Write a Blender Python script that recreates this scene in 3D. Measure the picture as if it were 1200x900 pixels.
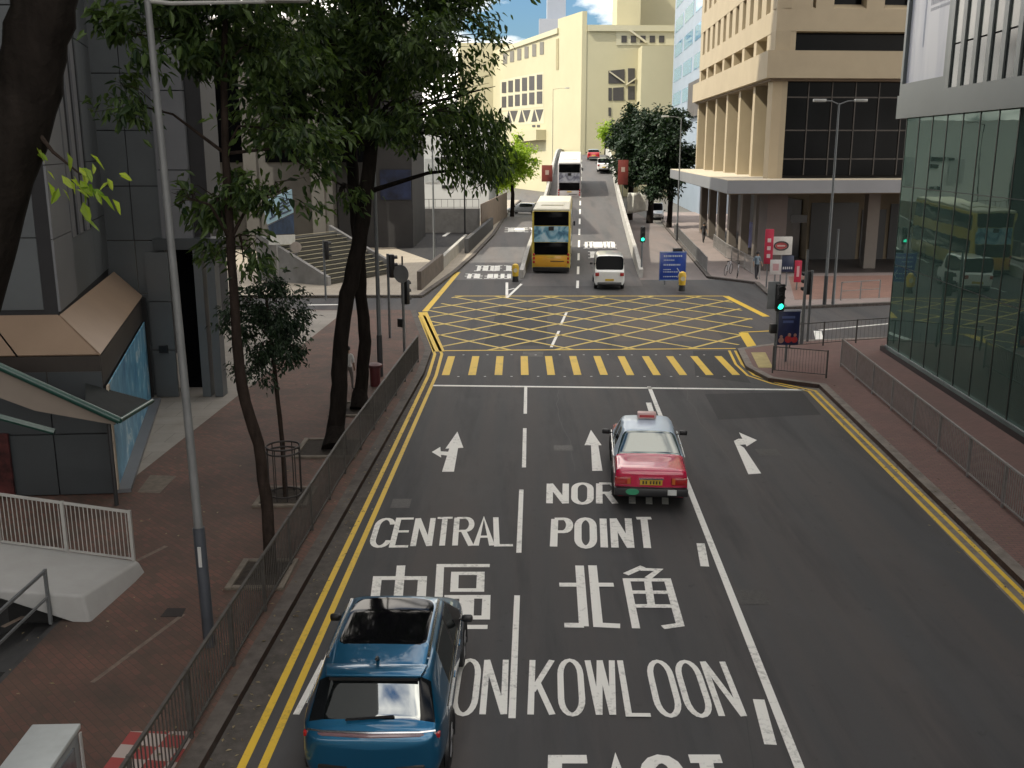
import bpy, bmesh, math, random
from mathutils import Vector, Matrix
R = math.radians
random.seed(7)
sc = bpy.context.scene
for o in list(bpy.data.objects):
    bpy.data.objects.remove(o)
col = sc.collection

# ------------------------------------------------------------------ camera, sky, sun, exposure
FPX, CAM_H, TP = 1155.0, 8.0, 275.0 / 1155.0
PITCH = math.atan(TP)
cam_d = bpy.data.cameras.new("camera")
cam_d.sensor_fit = 'HORIZONTAL'
cam_d.sensor_width = 36.0
cam_d.lens = 36.0 * FPX / 1200.0
cam_d.clip_end = 4000
cam = bpy.data.objects.new("camera", cam_d)
col.objects.link(cam)
cam.location = (0, 0, CAM_H)
cam.rotation_euler = (R(90) - PITCH, 0, 0)
sc.camera = cam

SUN_EL, SUN_AZ_VEC = 46.0, (-0.94, -0.34)          # where the sun stands: behind the camera, to the left
world = bpy.data.worlds.new("World")
sc.world = world
world.use_nodes = True
wn, wl = world.node_tree.nodes, world.node_tree.links
wn.clear()
w_out = wn.new('ShaderNodeOutputWorld')
w_bg = wn.new('ShaderNodeBackground')
w_bg.inputs['Strength'].default_value = 0.15
sky = wn.new('ShaderNodeTexSky')
sky.sky_type = 'NISHITA'
sky.sun_disc = False
sky.sun_elevation = R(SUN_EL)
sky.sun_rotation = math.atan2(SUN_AZ_VEC[0], SUN_AZ_VEC[1])
sky.air_density = 1.2
sky.dust_density = 1.5
sky.ozone_density = 2.0
tc = wn.new('ShaderNodeTexCoord')
mp = wn.new('ShaderNodeMapping')
mp.inputs['Scale'].default_value = (1.0, 1.0, 2.6)
mp.inputs['Location'].default_value = (1.32, 0.1, 0.11)
nz = wn.new('ShaderNodeTexNoise')
nz.inputs['Scale'].default_value = 4.2
nz.inputs['Detail'].default_value = 9
nz.inputs['Roughness'].default_value = 0.56
rmp = wn.new('ShaderNodeValToRGB')
rmp.color_ramp.elements[0].position = 0.42
rmp.color_ramp.elements[1].position = 0.56
mixc = wn.new('ShaderNodeMixRGB')
mixc.inputs['Color2'].default_value = (8.6, 8.0, 7.2, 1)
wl.new(tc.outputs['Generated'], mp.inputs['Vector'])
wl.new(mp.outputs['Vector'], nz.inputs['Vector'])
wl.new(nz.outputs['Fac'], rmp.inputs['Fac'])
wl.new(rmp.outputs['Color'], mixc.inputs['Fac'])
tint = wn.new('ShaderNodeMixRGB'); tint.blend_type = 'MULTIPLY'; tint.inputs['Fac'].default_value = 1
tint.inputs['Color2'].default_value = (.20, .275, .345, 1)
wl.new(sky.outputs['Color'], tint.inputs['Color1'])
wl.new(tint.outputs['Color'], mixc.inputs['Color1'])
wl.new(mixc.outputs['Color'], w_bg.inputs['Color'])
wl.new(w_bg.outputs['Background'], w_out.inputs['Surface'])

sun_d = bpy.data.lights.new("sun", 'SUN')
sun_d.energy = 2.0
sun_d.angle = R(0.6)
sun_d.color = (1.0, 0.93, 0.78)
sun = bpy.data.objects.new("sun", sun_d)
col.objects.link(sun)
_el = R(SUN_EL)
_v = Vector((SUN_AZ_VEC[0], SUN_AZ_VEC[1], 0)).normalized()
to_sun = Vector((_v.x * math.cos(_el), _v.y * math.cos(_el), math.sin(_el)))
sun.rotation_euler = to_sun.to_track_quat('Z', 'Y').to_euler()
sun.location = to_sun * 300

sc.view_settings.view_transform = 'Standard'
sc.view_settings.look = 'None'
sc.view_settings.exposure = 1.38
sc.view_settings.gamma = 1.0
sc.view_settings.use_curve_mapping = False

# ------------------------------------------------------------------ helpers: survey points
_c, _s = math.cos(PITCH), math.sin(PITCH)
def _ray(u, v):
    x, y = (u - 600) / FPX, (450 - v) / FPX
    return Vector((x, _c + y * _s, -_s + y * _c))
def S(u, v, z=0.0):                 # the point of height z seen at (u, v) of the photograph
    r = _ray(u, v); t = (z - CAM_H) / r.z
    return Vector((r.x * t, r.y * t, z))
def D(u, v, Y):                     # the point at distance Y
    r = _ray(u, v); t = Y / r.y
    return Vector((r.x * t, Y, CAM_H + r.z * t))
def onplane(u, v, p, n):
    r = _ray(u, v); o = Vector((0, 0, CAM_H))
    t = (Vector(p) - o).dot(Vector(n)) / r.dot(Vector(n))
    return o + r * t

# ------------------------------------------------------------------ helpers: materials
def M(name, c, rough=0.6, metal=0.0, var=0.12, scale=3.0, bump=0.0, bscale=40.0, stretch=(1, 1, 1),
      spec=0.5, coat=0.0, dirt=None, dirt_amt=0.5, detail=6, emit=0.0):
    m = bpy.data.materials.new(name); m.use_nodes = True
    n, l = m.node_tree.nodes, m.node_tree.links
    b = n['Principled BSDF']
    b.inputs['Roughness'].default_value = rough
    b.inputs['Metallic'].default_value = metal
    b.inputs['Specular IOR Level'].default_value = spec
    b.inputs['Coat Weight'].default_value = coat
    b.inputs['Coat Roughness'].default_value = 0.04
    t = n.new('ShaderNodeTexCoord'); mpn = n.new('ShaderNodeMapping')
    mpn.inputs['Scale'].default_value = stretch
    l.new(t.outputs['Object'], mpn.inputs['Vector'])
    no = n.new('ShaderNodeTexNoise'); no.inputs['Scale'].default_value = scale
    no.inputs['Detail'].default_value = detail; no.inputs['Roughness'].default_value = 0.6
    l.new(mpn.outputs['Vector'], no.inputs['Vector'])
    mx = n.new('ShaderNodeMixRGB')
    lo = [x * (1 - var) for x in c]; hi = [min(1, x * (1 + var)) for x in c]
    mx.inputs['Color1'].default_value = (*lo, 1); mx.inputs['Color2'].default_value = (*hi, 1)
    mr = n.new('ShaderNodeMapRange'); mr.inputs['From Min'].default_value = .3; mr.inputs['From Max'].default_value = .7
    l.new(no.outputs['Fac'], mr.inputs['Value']); l.new(mr.outputs['Result'], mx.inputs['Fac'])
    out = mx.outputs['Color']
    if dirt:
        n2 = n.new('ShaderNodeTexNoise'); n2.inputs['Scale'].default_value = scale * .37
        n2.inputs['Detail'].default_value = 8; n2.inputs['Roughness'].default_value = .7
        l.new(mpn.outputs['Vector'], n2.inputs['Vector'])
        r2 = n.new('ShaderNodeMapRange'); r2.inputs['From Min'].default_value = .48; r2.inputs['From Max'].default_value = .7
        r2.inputs['To Max'].default_value = dirt_amt
        l.new(n2.outputs['Fac'], r2.inputs['Value'])
        m2 = n.new('ShaderNodeMixRGB'); m2.inputs['Color2'].default_value = (*dirt, 1)
        l.new(out, m2.inputs['Color1']); l.new(r2.outputs['Result'], m2.inputs['Fac']); out = m2.outputs['Color']
    l.new(out, b.inputs['Base Color'])
    if bump:
        n3 = n.new('ShaderNodeTexNoise'); n3.inputs['Scale'].default_value = bscale; n3.inputs['Detail'].default_value = 4
        l.new(t.outputs['Object'], n3.inputs['Vector'])
        bp = n.new('ShaderNodeBump'); bp.inputs['Strength'].default_value = bump; bp.inputs['Distance'].default_value = .02
        l.new(n3.outputs['Fac'], bp.inputs['Height']); l.new(bp.outputs['Normal'], b.inputs['Normal'])
    if emit:
        b.inputs['Emission Color'].default_value = (*c, 1); b.inputs['Emission Strength'].default_value = emit
    return m

def brick_mat(name, c1, c2, mortar, bw, bh, rough=.8, ms=.012, rot=0.0, offset=.5, dirt=(.05, .04, .035), dirt_amt=.5):
    m = bpy.data.materials.new(name); m.use_nodes = True
    n, l = m.node_tree.nodes, m.node_tree.links
    b = n['Principled BSDF']; b.inputs['Roughness'].default_value = rough
    t = n.new('ShaderNodeTexCoord'); mpn = n.new('ShaderNodeMapping'); mpn.inputs['Rotation'].default_value = (0, 0, rot)
    l.new(t.outputs['Object'], mpn.inputs['Vector'])
    br = n.new('ShaderNodeTexBrick'); br.offset = offset
    br.inputs['Scale'].default_value = 1.0
    br.inputs['Brick Width'].default_value = bw; br.inputs['Row Height'].default_value = bh
    br.inputs['Mortar Size'].default_value = ms; br.inputs['Mortar Smooth'].default_value = .3
    br.inputs['Color1'].default_value = (*c1, 1); br.inputs['Color2'].default_value = (*c2, 1)
    br.inputs['Mortar'].default_value = (*mortar, 1)
    l.new(mpn.outputs['Vector'], br.inputs['Vector'])
    no = n.new('ShaderNodeTexNoise'); no.inputs['Scale'].default_value = .55; no.inputs['Detail'].default_value = 9; no.inputs['Roughness'].default_value = .68
    l.new(t.outputs['Object'], no.inputs['Vector'])
    r2 = n.new('ShaderNodeMapRange'); r2.inputs['From Min'].default_value = .4; r2.inputs['From Max'].default_value = .68; r2.inputs['To Max'].default_value = dirt_amt
    l.new(no.outputs['Fac'], r2.inputs['Value'])
    m2 = n.new('ShaderNodeMixRGB'); m2.inputs['Color2'].default_value = (*dirt, 1)
    l.new(br.outputs['Color'], m2.inputs['Color1']); l.new(r2.outputs['Result'], m2.inputs['Fac'])
    l.new(m2.outputs['Color'], b.inputs['Base Color'])
    bp = n.new('ShaderNodeBump'); bp.inputs['Strength'].default_value = .25; bp.inputs['Distance'].default_value = .01
    l.new(br.outputs['Fac'], bp.inputs['Height']); bp.invert = True
    l.new(bp.outputs['Normal'], b.inputs['Normal'])
    return m

def asphalt_mat(name, base, warm, dark, streak=1.0):
    """asphalt: fine grain, long worn wheel streaks, patches"""
    m = bpy.data.materials.new(name); m.use_nodes = True
    n, l = m.node_tree.nodes, m.node_tree.links
    b = n['Principled BSDF']; b.inputs['Roughness'].default_value = .78; b.inputs['Specular IOR Level'].default_value = .35
    t = n.new('ShaderNodeTexCoord')
    def noise(sc, st, det=6, ro=.6):
        mpn = n.new('ShaderNodeMapping'); mpn.inputs['Scale'].default_value = st
        l.new(t.outputs['Object'], mpn.inputs['Vector'])
        no = n.new('ShaderNodeTexNoise'); no.inputs['Scale'].default_value = sc; no.inputs['Detail'].default_value = det; no.inputs['Roughness'].default_value = ro
        l.new(mpn.outputs['Vector'], no.inputs['Vector']); return no.outputs['Fac']
    def rng(x, a, c, hi=1.0):
        r = n.new('ShaderNodeMapRange'); r.inputs['From Min'].default_value = a; r.inputs['From Max'].default_value = c; r.inputs['To Max'].default_value = hi
        l.new(x, r.inputs['Value']); return r.outputs['Result']
    def mix(f, a, cc):
        mx = n.new('ShaderNodeMixRGB'); l.new(f, mx.inputs['Fac'])
        if isinstance(a, tuple): mx.inputs['Color1'].default_value = (*a, 1)
        else: l.new(a, mx.inputs['Color1'])
        mx.inputs['Color2'].default_value = (*cc, 1); return mx.outputs['Color']
    c = mix(rng(noise(.55, (1.6, .07, 1), 3), .42, .62), base, warm)
    c = mix(rng(noise(.8, (1.1, .10, 1), 5, .65), .5, .68, .7 * streak), c, dark)
    c = mix(rng(noise(.5, (1, .6, 1), 8, .7), .52, .72, .45), c, tuple(x * 1.45 for x in base))
    c = mix(rng(noise(3.1, (1, 1, 1), 6, .7), .62, .72, .6), c, tuple(x * .55 for x in dark))
    c = mix(rng(noise(90, (1, 1, 1), 2), .35, .75, .4), c, tuple(x * 1.9 for x in base))
    l.new(c, b.inputs['Base Color'])
    bp = n.new('ShaderNodeBump'); bp.inputs['Strength'].default_value = .35; bp.inputs['Distance'].default_value = .008
    l.new(noise(120, (1, 1, 1), 3), bp.inputs['Height']); l.new(bp.outputs['Normal'], b.inputs['Normal'])
    return m

def paint_mat(name, c, under=(.05, .048, .046), wear=.5):
    m = bpy.data.materials.new(name); m.use_nodes = True
    n, l = m.node_tree.nodes, m.node_tree.links
    b = n['Principled BSDF']; b.inputs['Roughness'].default_value = .6
    t = n.new('ShaderNodeTexCoord')
    no = n.new('ShaderNodeTexNoise'); no.inputs['Scale'].default_value = 9; no.inputs['Detail'].default_value = 9; no.inputs['Roughness'].default_value = .75
    l.new(t.outputs['Object'], no.inputs['Vector'])
    n1 = n.new('ShaderNodeTexNoise'); n1.inputs['Scale'].default_value = .9; n1.inputs['Detail'].default_value = 5
    l.new(t.outputs['Object'], n1.inputs['Vector'])
    r1 = n.new('ShaderNodeMapRange'); r1.inputs['From Min'].default_value = .3; r1.inputs['From Max'].default_value = .7; r1.inputs['To Min'].default_value = -.1; r1.inputs['To Max'].default_value = .12
    l.new(n1.outputs['Fac'], r1.inputs['Value'])
    ad = n.new('ShaderNodeMath'); ad.operation = 'ADD'; l.new(no.outputs['Fac'], ad.inputs[0]); l.new(r1.outputs['Result'], ad.inputs[1])
    r2 = n.new('ShaderNodeMapRange'); r2.inputs['From Min'].default_value = .54; r2.inputs['From Max'].default_value = .74; r2.inputs['To Max'].default_value = wear
    l.new(ad.outputs[0], r2.inputs['Value'])
    m2 = n.new('ShaderNodeMixRGB'); m2.inputs['Color1'].default_value = (*c, 1); m2.inputs['Color2'].default_value = (*under, 1)
    l.new(r2.outputs['Result'], m2.inputs['Fac']); l.new(m2.outputs['Color'], b.inputs['Base Color'])
    return m

def leaf_mat(name, dark, light, trans=.3):
    m = bpy.data.materials.new(name); m.use_nodes = True
    n, l = m.node_tree.nodes, m.node_tree.links
    b = n['Principled BSDF']; b.inputs['Roughness'].default_value = .5; b.inputs['Specular IOR Level'].default_value = .35
    g = n.new('ShaderNodeNewGeometry')
    mx = n.new('ShaderNodeMixRGB'); mx.inputs['Color1'].default_value = (*dark, 1); mx.inputs['Color2'].default_value = (*light, 1)
    l.new(g.outputs['Random Per Island'], mx.inputs['Fac']); l.new(mx.outputs['Color'], b.inputs['Base Color'])
    tr = n.new('ShaderNodeBsdfTranslucent')
    h = n.new('ShaderNodeMixRGB'); h.blend_type = 'MULTIPLY'; h.inputs['Fac'].default_value = 1; h.inputs['Color2'].default_value = (1.5, 1.6, .6, 1)
    l.new(mx.outputs['Color'], h.inputs['Color1']); l.new(h.outputs['Color'], tr.inputs['Color'])
    ms = n.new('ShaderNodeMixShader'); ms.inputs['Fac'].default_value = trans
    l.new(b.outputs['BSDF'], ms.inputs[1]); l.new(tr.outputs['BSDF'], ms.inputs[2])
    l.new(ms.outputs['Shader'], n['Material Output'].inputs['Surface'])
    return m

def glass_mat(name, tint, refl=.35, rough=.015, body=None, wav=.0, gcol=(.9, .95, .93), veil=None):
    """window glass: mirror-like coat over tinted see-through glass or a dark body"""
    m = bpy.data.materials.new(name); m.use_nodes = True
    n, l = m.node_tree.nodes, m.node_tree.links
    n.remove(n['Principled BSDF'])
    gl = n.new('ShaderNodeBsdfGlossy'); gl.inputs['Roughness'].default_value = rough
    gl.inputs['Color'].default_value = (*gcol, 1)
    if body is None:
        tr = n.new('ShaderNodeBsdfTransparent'); tr.inputs['Color'].default_value = (*tint, 1)
    else:
        tr = n.new('ShaderNodeBsdfDiffuse'); tr.inputs['Color'].default_value = (*body, 1)
    lw = n.new('ShaderNodeFresnel'); lw.inputs['IOR'].default_value = 1.5
    mr = n.new('ShaderNodeMapRange'); mr.inputs['From Min'].default_value = 0; mr.inputs['From Max'].default_value = 1
    mr.inputs['To Min'].default_value = refl; mr.inputs['To Max'].default_value = 1
    l.new(lw.outputs['Fac'], mr.inputs['Value'])
    ms = n.new('ShaderNodeMixShader'); l.new(mr.outputs['Result'], ms.inputs['Fac'])
    l.new(tr.outputs[0], ms.inputs[1]); l.new(gl.outputs['BSDF'], ms.inputs[2])
    fin = ms
    if veil:                                  # pale diffuse film painted in for soft reflections on the pane
        df = n.new('ShaderNodeBsdfDiffuse'); df.inputs['Color'].default_value = (*veil[1:], 1)
        fin = n.new('ShaderNodeMixShader'); fin.inputs['Fac'].default_value = veil[0]
        l.new(ms.outputs['Shader'], fin.inputs[1]); l.new(df.outputs['BSDF'], fin.inputs[2])
    l.new(fin.outputs['Shader'], n['Material Output'].inputs['Surface'])
    if wav:
        t = n.new('ShaderNodeTexCoord'); no = n.new('ShaderNodeTexNoise'); no.inputs['Scale'].default_value = .6
        l.new(t.outputs['Object'], no.inputs['Vector'])
        bp = n.new('ShaderNodeBump'); bp.inputs['Strength'].default_value = wav; bp.inputs['Distance'].default_value = .05
        l.new(no.outputs['Fac'], bp.inputs['Height']); l.new(bp.outputs['Normal'], gl.inputs['Normal'])
    return m

# ------------------------------------------------------------------ helpers: meshes and objects
class MB:
    """collects shapes and links them as one mesh object; org is the thing's base in the world"""
    def __init__(self, org=(0, 0, 0)):
        self.v, self.f, self.o = [], [], Vector(org)
    def add(self, vs, fs):
        k = len(self.v)
        self.v += [Vector(p) - self.o for p in vs]
        self.f += [tuple(i + k for i in q) for q in fs]
        return self
    def poly(self, pts):
        return self.add(pts, [tuple(range(len(pts)))])
    def box(self, c, s, rz=0.0):
        cx, cy, cz = c; x, y, z = s[0] / 2, s[1] / 2, s[2] / 2
        ca, sa = math.cos(rz), math.sin(rz)
        vs = [(cx + a * x * ca - b * y * sa, cy + a * x * sa + b * y * ca, cz + d * z) for d in (-1, 1) for a, b in ((-1, -1), (1, -1), (1, 1), (-1, 1))]
        return self.add(vs, [(3, 2, 1, 0), (4, 5, 6, 7), (0, 1, 5, 4), (1, 2, 6, 5), (2, 3, 7, 6), (3, 0, 4, 7)])
    def prism(self, pts, z0, z1):            # counter-clockwise outline
        n = len(pts)
        f0 = (lambda p: z0) if not callable(z0) else z0
        f1 = (lambda p: z1) if not callable(z1) else z1
        vs = [(p[0], p[1], f0(p)) for p in pts] + [(p[0], p[1], f1(p)) for p in pts]
        fs = [tuple(range(n - 1, -1, -1)), tuple(range(n, 2 * n))]
        fs += [(i, (i + 1) % n, n + (i + 1) % n, n + i) for i in range(n)]
        return self.add(vs, fs)
    def wall(self, a, b, z0, z1, th):         # upright slab from a to b; thickness to the left of a->b
        a, b = Vector((a[0], a[1])), Vector((b[0], b[1]))
        d = (b - a).normalized(); nrm = Vector((-d.y, d.x)) * th
        return self.prism([a, b, b + nrm, a + nrm] if th > 0 else [b, a, a + nrm, b + nrm], z0, z1)
    def tube(self, pts, r, n=8, cap=True):
        pts = [Vector(p) for p in pts]
        rr = r if isinstance(r, (list, tuple)) else [r] * len(pts)
        vs, fs = [], []
        up = None
        for i, p in enumerate(pts):
            d = (pts[min(i + 1, len(pts) - 1)] - pts[max(i - 1, 0)]).normalized()
            if up is None:
                up = Vector((1, 0, 0)) if abs(d.x) < .9 else Vector((0, 1, 0))
            u = (up - d * up.dot(d)).normalized(); w = d.cross(u); up = u
            for k in range(n):
                a = 2 * math.pi * k / n
                vs.append(p + (u * math.cos(a) + w * math.sin(a)) * rr[i])
        for i in range(len(pts) - 1):
            for k in range(n):
                k2 = (k + 1) % n
                fs.append((i * n + k, i * n + k2, (i + 1) * n + k2, (i + 1) * n + k))
        if cap:
            fs.append(tuple(range(n - 1, -1, -1))); fs.append(tuple(range((len(pts) - 1) * n, len(pts) * n)))
        return self.add(vs, fs)
    def bar(self, a, b, w, h):                # square bar from a to b
        a, b = Vector(a), Vector(b); d = (b - a).normalized()
        up = Vector((0, 0, 1)) if abs(d.z) < .95 else Vector((0, 1, 0))
        x = d.cross(up).normalized() * w / 2; y = x.cross(d).normalized() * h / 2
        vs = [a - x - y, a + x - y, a + x + y, a - x + y, b - x - y, b + x - y, b + x + y, b - x + y]
        return self.add(vs, [(3, 2, 1, 0), (4, 5, 6, 7), (0, 1, 5, 4), (1, 2, 6, 5), (2, 3, 7, 6), (3, 0, 4, 7)])
    def disc(self, c, axis, r, th, n=24):
        a = Vector(axis).normalized() * th / 2
        return self.tube([Vector(c) - a, Vector(c) + a], r, n)
    def quadface(self, p, ex, ez, w, h, d, lift=0.0):
        """box on a facade: p corner, ex along, ez up, d thickness outward (ex x ez)"""
        p, ex, ez = Vector(p), Vector(ex).normalized(), Vector(ez).normalized(); nn = ex.cross(ez)
        p = p + nn * lift
        vs = [p, p + ex * w, p + ex * w + ez * h, p + ez * h]; vs += [q + nn * d for q in vs]
        return self.add(vs, [(3, 2, 1, 0), (4, 5, 6, 7), (0, 1, 5, 4), (1, 2, 6, 5), (2, 3, 7, 6), (3, 0, 4, 7)])
    def build(self, name, mat, parent=None, smooth=False, bevel=0.0, seg=2):
        me = bpy.data.meshes.new(name)
        me.from_pydata([tuple(p) for p in self.v], [], self.f)
        me.validate(); me.update()
        bm = bmesh.new(); bm.from_mesh(me)
        bmesh.ops.recalc_face_normals(bm, faces=bm.faces)
        if bevel:
            bmesh.ops.bevel(bm, geom=[e for e in bm.edges if e.calc_face_angle(0) > .5], offset=bevel, segments=seg, affect='EDGES', profile=.5)
        bm.to_mesh(me); bm.free()
        if smooth or bevel:
            for p in me.polygons: p.use_smooth = True
            me.set_sharp_from_angle(angle=R(38))
        me.materials.append(mat)
        o = bpy.data.objects.new(name, me); col.objects.link(o)
        if parent is not None: o.parent = parent
        else: o.location = self.o
        return o

def tag(o, label, cat, group=None):
    o['label'] = label; o['category'] = cat
    if group: o['group'] = group
    return o
def thing(name, label, cat, loc=(0, 0, 0), rz=0.0, group=None):
    o = bpy.data.objects.new(name, None); o.empty_display_size = .3
    col.objects.link(o); o.location = loc; o.rotation_euler = (0, 0, rz)
    return tag(o, label, cat, group)
def struct(o):
    o['kind'] = 'structure'; return o
def copy_tree(o, parent=None):
    c = o.copy(); col.objects.link(c)
    if parent is not None: c.parent = parent
    for ch in [x for x in bpy.data.objects if x.parent == o]:
        copy_tree(ch, c)
    return c

# ------------------------------------------------------------------ materials
asphalt = asphalt_mat('asphalt', (.053, .053, .0545), (.070, .062, .059), (.027, .027, .030), 1.3)
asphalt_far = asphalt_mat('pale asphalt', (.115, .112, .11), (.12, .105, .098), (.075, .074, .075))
paving_brown = brick_mat('brown paving bricks', (.098, .060, .043), (.150, .070, .052), (.078, .054, .042), .22, .11, rot=.8, ms=.008, dirt=(.050, .038, .030), dirt_amt=.85)
paving_red = brick_mat('red paving bricks', (.15, .077, .066), (.185, .095, .08), (.10, .07, .06), .22, .11, dirt=(.10, .065, .055), dirt_amt=.6)
paving_pale = brick_mat('pale stone paving', (.34, .30, .24), (.38, .335, .27), (.22, .19, .16), .6, .3, dirt=(.24, .21, .17))
paving_pink = brick_mat('pinkish grey paving', (.25, .205, .19), (.29, .235, .215), (.17, .14, .13), .4, .2, dirt=(.18, .155, .145))
granite = brick_mat('grey granite slabs', (.24, .225, .20), (.27, .25, .22), (.16, .15, .13), 1.2, .9, dirt=(.15, .13, .11), dirt_amt=.6)
kerbstone = M('kerb concrete', (.095, .082, .072), .85, var=.25, scale=4, bump=.3, bscale=60, dirt=(.035, .03, .026), dirt_amt=.8)
kerb_pale = M('pale kerb concrete', (.19, .165, .14), .85, var=.25, scale=4, bump=.3, bscale=60, dirt=(.08, .065, .055), dirt_amt=.7)
gutter_mat = M('gutter concrete', (.075, .066, .058), .9, var=.3, scale=5, bump=.3, dirt=(.03, .026, .022), dirt_amt=.8)
white_line = paint_mat('white road paint', (.78, .77, .72), wear=.6)
yellow_line = paint_mat('yellow road paint', (.68, .45, .03), wear=.45)
yellow_faded = paint_mat('worn yellow road paint', (.60, .44, .08), wear=.85)
steel = M('galvanised steel', (.22, .22, .22), .5, .4, var=.15, scale=6)
steel_dark = M('dark painted steel', (.035, .036, .038), .5, .2)
steel_pole = M('grey pole paint', (.16, .17, .175), .45, .3, var=.1, scale=8)
black = M('black plastic', (.012, .012, .013), .4)
rubber = M('tyre rubber', (.012, .012, .012), .8)
chrome = M('chrome', (.6, .6, .6), .15, 1.0, var=.02)
alloy = M('wheel alloy', (.35, .35, .36), .3, .9)
car_glass = glass_mat('car glass', None, .10, .01, body=(.006, .008, .009))
dark_glass = M('dark window glass', (.003, .0033, .004), .12, spec=.06, var=.5, scale=.5)
bldg_glass = glass_mat('green facade glass', (.24, .36, .31), .13, .01, wav=.07, gcol=(.50, .62, .57), veil=(.16, .20, .36, .31))
blue_glass = glass_mat('blue window glass', None, .12, .05, body=(.20, .40, .58))
bark_dark = M('dark bark', (.016, .013, .011), .9, var=.35, scale=9, bump=.9, bscale=14, stretch=(1, 1, .25), spec=.08)
bark_brown = M('brown bark', (.030, .022, .018), .9, var=.35, scale=9, bump=.9, bscale=14, stretch=(1, 1, .25), spec=.08)
leaf_dark = leaf_mat('dark leaves', (.010, .027, .009), (.085, .135, .036), .34)
leaf_deep = leaf_mat('deep green leaves', (.008, .019, .010), (.022, .044, .018), .15)
leaf_lime = leaf_mat('lime leaves', (.12, .22, .02), (.34, .42, .06), .45)
leaf_sun = leaf_mat('sun painted leaves', (.16, .25, .03), (.36, .46, .07), .5)  # brighter leaf colour stands in for sun on the far trees

exec_parts = []
# ------------------------------------------------------------------ the setting: ground, roads, pavements
def V2(p): return (p[0], p[1])
PIT = (-16.0, -7.75, 9.0, 17.0)            # stairwell hole beside the pavement
g = MB()
B_ = 1500
x0, x1, y0, y1 = PIT
for a in [(-B_, -200, x0, B_), (x1, -200, B_, B_), (x0, -200, x1, y0), (x0, y1, x1, B_)]:
    g.poly([(a[0], a[1], -.014), (a[2], a[1], -.014), (a[2], a[3], -.014), (a[0], a[3], -.014)])
struct(g.build('ground', M('distant ground', (.12, .115, .105), .9, var=.2, scale=.3)))
rd = MB()
rd.poly([(-5.4, -15, 0), (13, -15, 0), (13, 33, 0), (-5.4, 33, 0)])
rd.poly([(-60, 33, 0), (90, 33, 0), (90, 62, 0), (-60, 62, 0)])
road = struct(rd.build('road', asphalt))

def ribbon_pts(pts, w, z, closed=False):
    """flat strip of width w along pts with mitred joints"""
    P = [Vector((p[0], p[1])) for p in pts]; n = len(P); L, Rr = [], []
    for i in range(n):
        if closed: a, b = P[i - 1], P[(i + 1) % n]
        else: a, b = P[max(i - 1, 0)], P[min(i + 1, n - 1)]
        d0 = (P[i] - a).normalized() if (P[i] - a).length > 1e-6 else (b - P[i]).normalized()
        d1 = (b - P[i]).normalized() if (b - P[i]).length > 1e-6 else d0
        n0, n1 = Vector((-d0.y, d0.x)), Vector((-d1.y, d1.x))
        m = n0 + n1
        m = m.normalized() if m.length > .2 else n0
        k = min(1.6, 1 / max(.3, m.dot(n0)))
        L.append(P[i] + m * k * w / 2); Rr.append(P[i] - m * k * w / 2)
    zz = z if callable(z) else (lambda p: z)
    vs = [(p.x, p.y, zz(p)) for p in L] + [(p.x, p.y, zz(p)) for p in Rr]
    m_ = n if closed else n - 1
    fs = [(n + i, n + (i + 1) % n, (i + 1) % n, i) for i in range(m_)]
    return vs, fs
def ribbon(mb, pts, w, z, closed=False):
    return mb.add(*ribbon_pts(pts, w, z, closed))
def offset(pts, d):
    P = [Vector((p[0], p[1])) for p in pts]; out = []
    for i in range(len(P)):
        a, b = P[max(i - 1, 0)], P[min(i + 1, len(P) - 1)]
        d0 = (P[i] - a).normalized() if i else (b - P[i]).normalized()
        d1 = (b - P[i]).normalized() if i < len(P) - 1 else d0
        m = Vector((-(d0 + d1).y, (d0 + d1).x)).normalized()
        k = 1 / max(.4, m.dot(Vector((-d0.y, d0.x))))
        out.append((P[i].x + m.x * d * k, P[i].y + m.y * d * k))
    return out
def kerb_strip(name, pts, w=.22, z=.136, mat=None, side=1):
    k = MB(); inner = offset(pts, w * side)
    for i in range(len(pts) - 1):
        q = [V2(pts[i]), V2(pts[i + 1]), inner[i + 1], inner[i]]
        if side < 0: q.reverse()
        k.prism(q, -.03, z)
    return struct(k.build(name, mat or kerbstone))

KL = [(-5.25, -15), (-4.08, 11.94), (-3.2, 34.9), V2(S(506, 413)), V2(S(487, 366))]
KR = [(7.6, -15), (9.58, 17.05), (10.57, 32.97), V2(S(900, 447)), V2(S(874, 433)), V2(S(864, 412)), V2(S(890, 408)), V2(S(940, 402)), (16.41, 41.88), (60, 44)]
KF = [(-60, 53.2), V2(S(495, 349)), V2(S(535, 320)), V2(S(557, 300)), V2(S(580, 275)), V2(S(597, 247)), (1.5, 160)]
KG = [V2(S(770, 250)), V2(S(780, 268)), V2(S(828, 326)), V2(S(884, 333)), V2(S(917, 363)), V2(S(1054, 357)), (60, 53.5)]
struct(MB().prism(KL + [(-60, 49.5), (-60, 17), (-7.75, 17), (-7.75, -15)], -.05, .13).build('left_pavement', paving_brown))
struct(MB().prism(KR + [(60, -15)][:1] if False else [KR[0], (60, -15)] + KR[:0:-1], -.05, .13).build('right_pavement', paving_red))
struct(MB().prism(KF + [(-60, 160)], -.05, .13).build('far_left_pavement', paving_pale))
struct(MB().prism(KG + [(60, 130), (30, 130)], -.05, .13).build('far_right_pavement', paving_pink))
struct(MB().prism([(-9.35, 22.3), (-8.35, 49.0), (-30, 49.0), (-30, 22.3)], .1, .1345).build('granite_forecourt', granite))
struct(MB().prism([(17.0, 64.2), (60, 67), (60, 98), (18.2, 97)], .1, .1345).build('arcade_floor', M('shade toned arcade floor', (.05, .042, .038), .5, var=.2, scale=1)))  # shade under the block is put into this dark floor colour
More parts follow.
